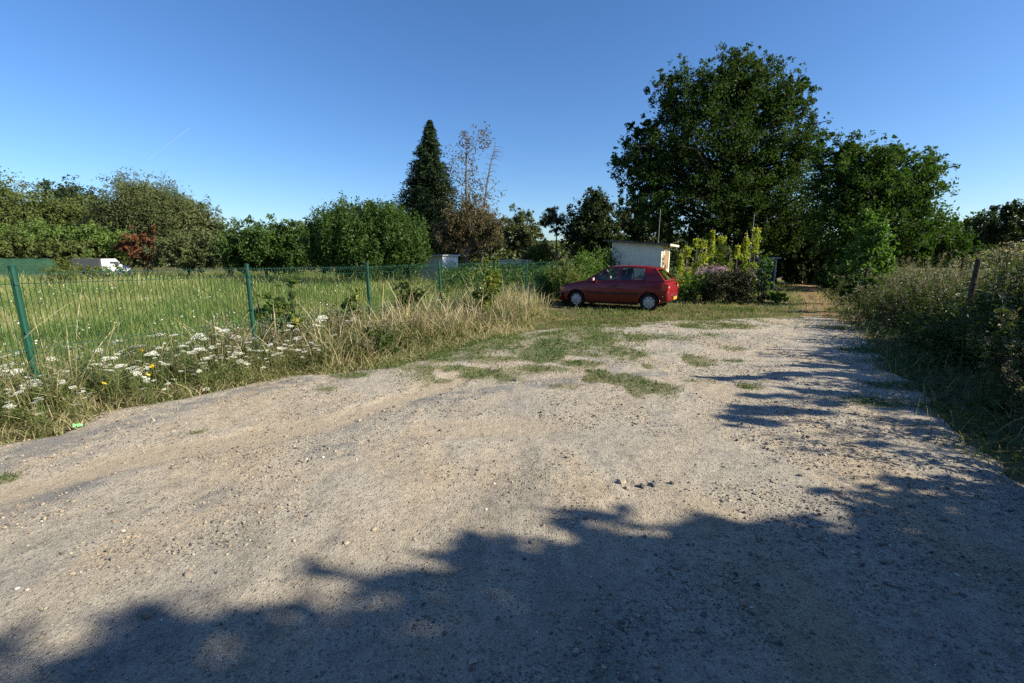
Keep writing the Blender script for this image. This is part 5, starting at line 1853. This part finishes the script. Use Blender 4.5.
    # far-off wood behind everything
    n = 70000
    X = rng.uniform(-150, 190, n); Y = 78 + rng.normal(size=n) * 5 + 14 * vnoise(X / 18, X * 0, 5)
    hmax = 3.0 + 3.6 * fbm(X / 11, X * 0, 71, 3)
    Z = hmax * rng.random(n) ** .9
    C = np.stack([X, Y, Z], 1)
    me = leaves_mesh('far_wood', C, unit(n) + [0, -.3, .5], unit(n), .95 * rng.uniform(.6, 1.3, n), .6, rng.random(n), M_LEFT_B)
    tag(link('distant_wood', me), 'distant wood closing the horizon behind the meadow and gardens', 'wood', kind='stuff')
    # low crops and bushes between fence and far trees
    n = 22000
    Y = rng.uniform(19, 36, n); X = -.4 * Y + .75 * Y * rng.random(n)
    keep = X > -.16 * Y
    X, Y = X[keep], Y[keep]; n = len(X)
    Z = gz(X, Y) + (.55 + 1.1 * fbm(X * .6, Y * .6, 91, 3)) * rng.random(n) ** .7
    me = leaves_mesh('crops', np.stack([X, Y, Z], 1), unit(n) + [0, 0, .6], unit(n), .17 * rng.uniform(.6, 1.4, n), .09, rng.random(n), M_BUSH)
    tag(link('garden_crops', me), 'low green vegetable crops in the gardens beyond the fence', 'crops', kind='stuff')


def build_shade_tree():
    """the trees on the bank beside the camera, which throw the foreground shadow; those behind it are added to block skylight"""
    def tree(label, bx, by, lobes, nleaf, trunk_r, mat, limbs):
        reseed(label)
        g = gz1(bx, by)
        root = empty('unseen_tree', (bx, by, g))
        lb = [(l[0] - bx, l[1] - by, l[2] - g, l[3], l[4], l[5]) for l in lobes]
        C, N, A, L, W, rnd, CC = crown_arrays(lb, nleaf, 40, .3, .2, .5, 1.0, .4, .6, .2, .25, .4)
        sel = CC[rng.choice(len(CC), min(limbs, len(CC)), replace=False)]
        trunk_mb(max(l[2] + l[5] for l in lb) * .8, trunk_r, (0, 0), sel).build('trunk', M_BARK, root, smooth=True)
        kid(root, link('crown', leaves_mesh('crown', C, N, A, L, W, rnd, mat)))
        tag(root, label, 'tree')
    tree('tree on the bank beside the photographer that shades the foreground gravel', 8.0, -3.0,
         [(8, -1.62, 4.88, 1.0, .95, .95), (8, -1.0, 4.2, 1.0, .95, .95), (8.1, -2.2, 5.25, 1.0, .95, .95), (7.4, -.5, 3.3, .9, .9, .9), (8.5, -.2, 2.9, .9, .9, .9), (8, .3, 2.2, 1.0, .9, .9), (8.1, -.28, 3.72, .9, .95, .95), (7.9, -.1, 3.35, 1.0, .95, .95), (8, .12, 2.95, 1.0, .95, .95), (8, .6, 2.42, 1.0, .95, .95), (8.1, 1.25, 1.95, .9, .9, .9),
          (8, -1.6, 3.2, 1.8, 1.7, 1.7), (8.2, -3.5, 5.2, 2.0, 1.8, 2.0), (8, -3.2, 3.0, 2, 2.2, 2.2), (8, -.3, 1.9, 1.5, 1.5, 1.4), (8, -6, 4.5, 2.2, 2.4, 2.8), (7.5, -9, 4, 2.5, 2.5, 3), (8, -12, 4.5, 2.5, 2.5, 3.2)], 230000, .2, M_WALNUT2, 160)
    for lb, bx, by, h, rr in (('tall tree behind the photographer on the bank side', 4.2, -9.5, 11.0, 4.4), ('tall tree behind the photographer in the middle of the lane', -3.6, -9.0, 11.0, 4.4), ('tall tree behind the photographer on the meadow side', -12.0, -7.5, 10.0, 4.2)):  # unseen trees added to block skylight and deepen the foreground shade
        tree(lb, bx, by, [(bx, by, h * .62, rr, rr, h * .36), (bx + 1.5, by - .8, h * .35, rr * .8, rr * .8, h * .3), (bx - 1.6, by + .6, h * .4, rr * .8, rr * .7, h * .33)], 26000, .28, M_WALNUT2, 60)
    tree('small tree on the bank next to the right edge of the picture', 7.4, 1.6,
         [(7.4, 1.5, 1.7, .9, .8, .9), (7.3, .6, 1.4, 1.1, 1.0, 1.0), (7.0, 2.3, 1.2, .8, .5, .6)], 12000, .07, M_WALNUT2, 50)
    tree('slender open tree on the bank whose boughs shade the right of the gravel', 8.4, 4.0,
         [(8, 2.9, 3.2, .9, .13, .13), (8.2, 2.5, 2.75, .8, .12, .12), (7.9, 3.3, 2.9, .7, .12, .14), (8.3, 3.7, 3.3, .8, .11, .11), (8, 4.2, 2.55, .9, .15, .15), (8.3, 4.7, 2.9, .7, .12, .12), (8, 5.2, 2.2, .8, .16, .16), (7.7, 3.0, 2.3, .6, .13, .13),
          (8.2, 4.4, 1.8, .9, .4, .3), (8, 3.4, 1.5, .9, .4, .3), (8, 5.9, 1.9, .8, .15, .15), (7.6, 3.9, 2.1, .8, .12, .12)], 3000, .06, M_WALNUT2, 60)
    tree('tree standing back on the bank just outside the right edge of the picture', 11.6, 4.6,
         [(11.5, 4.5, 2.3, 1.4, 1.5, 1.4), (11.3, 6.0, 2.1, 1.2, 1.0, 1.1), (11.2, 3.0, 2.2, 1.3, 1.2, 1.5), (11.8, 5, 1.2, 1.5, 2.0, 1.1)], 26000, .1, M_WALNUT2, 80)


def build_litter():
    gm = simple('wrapper_green', (.22, .6, .24), .35, spec=.5, noise=.1)
    wm = simple('scrap_white', (.75, .75, .76), .5, noise=.06)
    for px, py, s, m, nm, lb in ((78, 431, .045, gm, 'crumpled_wrapper', 'bright green crumpled wrapper at the verge edge on the left'), (966, 352, .11, wm, 'plastic_scrap', 'white plastic scrap caught at the foot of the bank')):
        x, y = gp(px, py)
        k = 9
        V = []
        for j in range(k):
            for i in range(k):
                u, v = i / (k - 1) - .5, j / (k - 1) - .5
                V.append((u * s * 1.6, v * s, .02 + .5 * s * abs(math.sin(5 * u + 2 * v)) * .6 + rng.normal() * .006))
        V = np.array(V)
        V2 = np.concatenate([V, V - [0, 0, .003]])
        q = grid_faces(k, k)
        me = mk_mesh(nm, V2, [np.concatenate([q, q[:, ::-1] + k * k])], m)
        o = link(nm, me, None, (x, y, gz1(x, y) + .03)); o.rotation_euler = (.3, .2, .5)
        tag(o, lb, 'litter')


def build_sky():
    # old vapour trail very high up
    a, b = at(147, 160, 9000), at(190, 128, 9000)
    m, nt, out = newmat('vapour')
    t = nd(nt, 'BsdfTransparent'); d = nd(nt, 'BsdfDiffuse'); d.inputs[0].default_value = (.9, .9, .9, 1)
    mx = nd(nt, 'MixShader'); mx.inputs[0].default_value = .07
    nt.links.new(t.outputs[0], mx.inputs[1]); nt.links.new(d.outputs[0], mx.inputs[2]); nt.links.new(mx.outputs[0], out.inputs[0])
    mb = MB(); mb.tube([a, a.lerp(b, .3), a.lerp(b, .7), b], [3, 14, 14, 3], 8)
    o = mb.build('vapour_trail', m, smooth=True)
    tag(o, 'faint white vapour trail in the sky above the left treeline', 'contrail')


# ------------------------------------------------------------------ light
SUN_AZ = Vector((.965, -.262)).normalized(); SUN_EL = R(29)


def build_light():
    w = bpy.data.worlds.new('World'); scene.world = w; w.use_nodes = True
    nt = w.node_tree
    bg = nt.nodes['Background']
    sky = nt.nodes.new('ShaderNodeTexSky'); sky.sky_type = 'NISHITA'; sky.sun_disc = False
    sky.sun_elevation = SUN_EL
    sky.sun_rotation = math.atan2(SUN_AZ.x, SUN_AZ.y)
    sky.altitude = 100; sky.air_density = 1.0; sky.dust_density = .5; sky.ozone_density = 6.0
    hs = nt.nodes.new('ShaderNodeHueSaturation'); hs.inputs['Saturation'].default_value = 1.1; hs.inputs['Hue'].default_value = .504
    nt.links.new(sky.outputs[0], hs.inputs['Color']); nt.links.new(hs.outputs[0], bg.inputs[0]); bg.inputs[1].default_value = .088
    sd = bpy.data.lights.new('sun', 'SUN'); sd.energy = 5.0; sd.angle = R(.53); sd.color = (1.0, .91, .74)
    s = bpy.data.objects.new('sun', sd); COL.objects.link(s)
    d = Vector((SUN_AZ.x * math.cos(SUN_EL), SUN_AZ.y * math.cos(SUN_EL), math.sin(SUN_EL)))
    s.rotation_euler = d.to_track_quat('Z', 'Y').to_euler()
    s.location = (30, -10, 20)
    vs = scene.view_settings
    scene.display_settings.display_device = 'sRGB'
    vs.view_transform = 'Standard'; vs.look = 'None'; vs.gamma = 1.0; vs.exposure = 1.0; vs.use_curve_mapping = False
    scene.render.engine = 'CYCLES'
    cy = scene.cycles
    cy.use_denoising = False
    cy.sample_clamp_indirect = 4.0
    cy.max_bounces = 8; cy.transparent_max_bounces = 16; cy.diffuse_bounces = 3; cy.glossy_bounces = 3; cy.transmission_bounces = 4
    cy.caustics_reflective = False; cy.caustics_refractive = False


build_ground(); build_lot(); build_track(); build_pebbles()
build_meadow(); build_meadow_flowers(); build_verge(); build_turf()
build_fence(); build_carrots(); build_saplings(); build_verge_weeds(); build_bank()
build_car(); build_shed(); build_hut(); build_garden()
build_far_objects(); build_trees(); build_shade_tree(); build_litter(); build_sky()
for i, (px, py, s, r, lb) in enumerate([
        (655, 488, (.05, .035, .03), .3, 'largest grey stone in the rubble cluster in the middle of the gravel'),
        (642, 490, (.035, .03, .025), .1, 'dark stone left of the largest stone in the rubble cluster'),
        (622, 486, (.04, .03, .025), .82, 'pale stone at the left end of the rubble cluster'),
        (627, 492, (.03, .025, .02), .65, 'small tan stone in front of the pale stone of the rubble cluster'),
        (672, 487, (.03, .02, .018), .2, 'small dark stone at the right end of the rubble cluster'),
        (19, 598, (.013, .010, .008), 1.0, 'small white stone near the left edge on the sunlit gravel'),
        (206, 393, (.06, .04, .03), 1.0, 'white stone at the edge of the verge grass'),
        (150, 624, (.03, .025, .02), .45, 'brown stone just above the shadow edge on the left'),
        (360, 424, (.03, .02, .02), .9, 'tan stone alone on the gravel left of the middle'),
        (515, 384, (.05, .04, .03), .05, 'dark stone beside the turf patches')]):
    stone('stone', px, py, s, lb, r)
build_light()
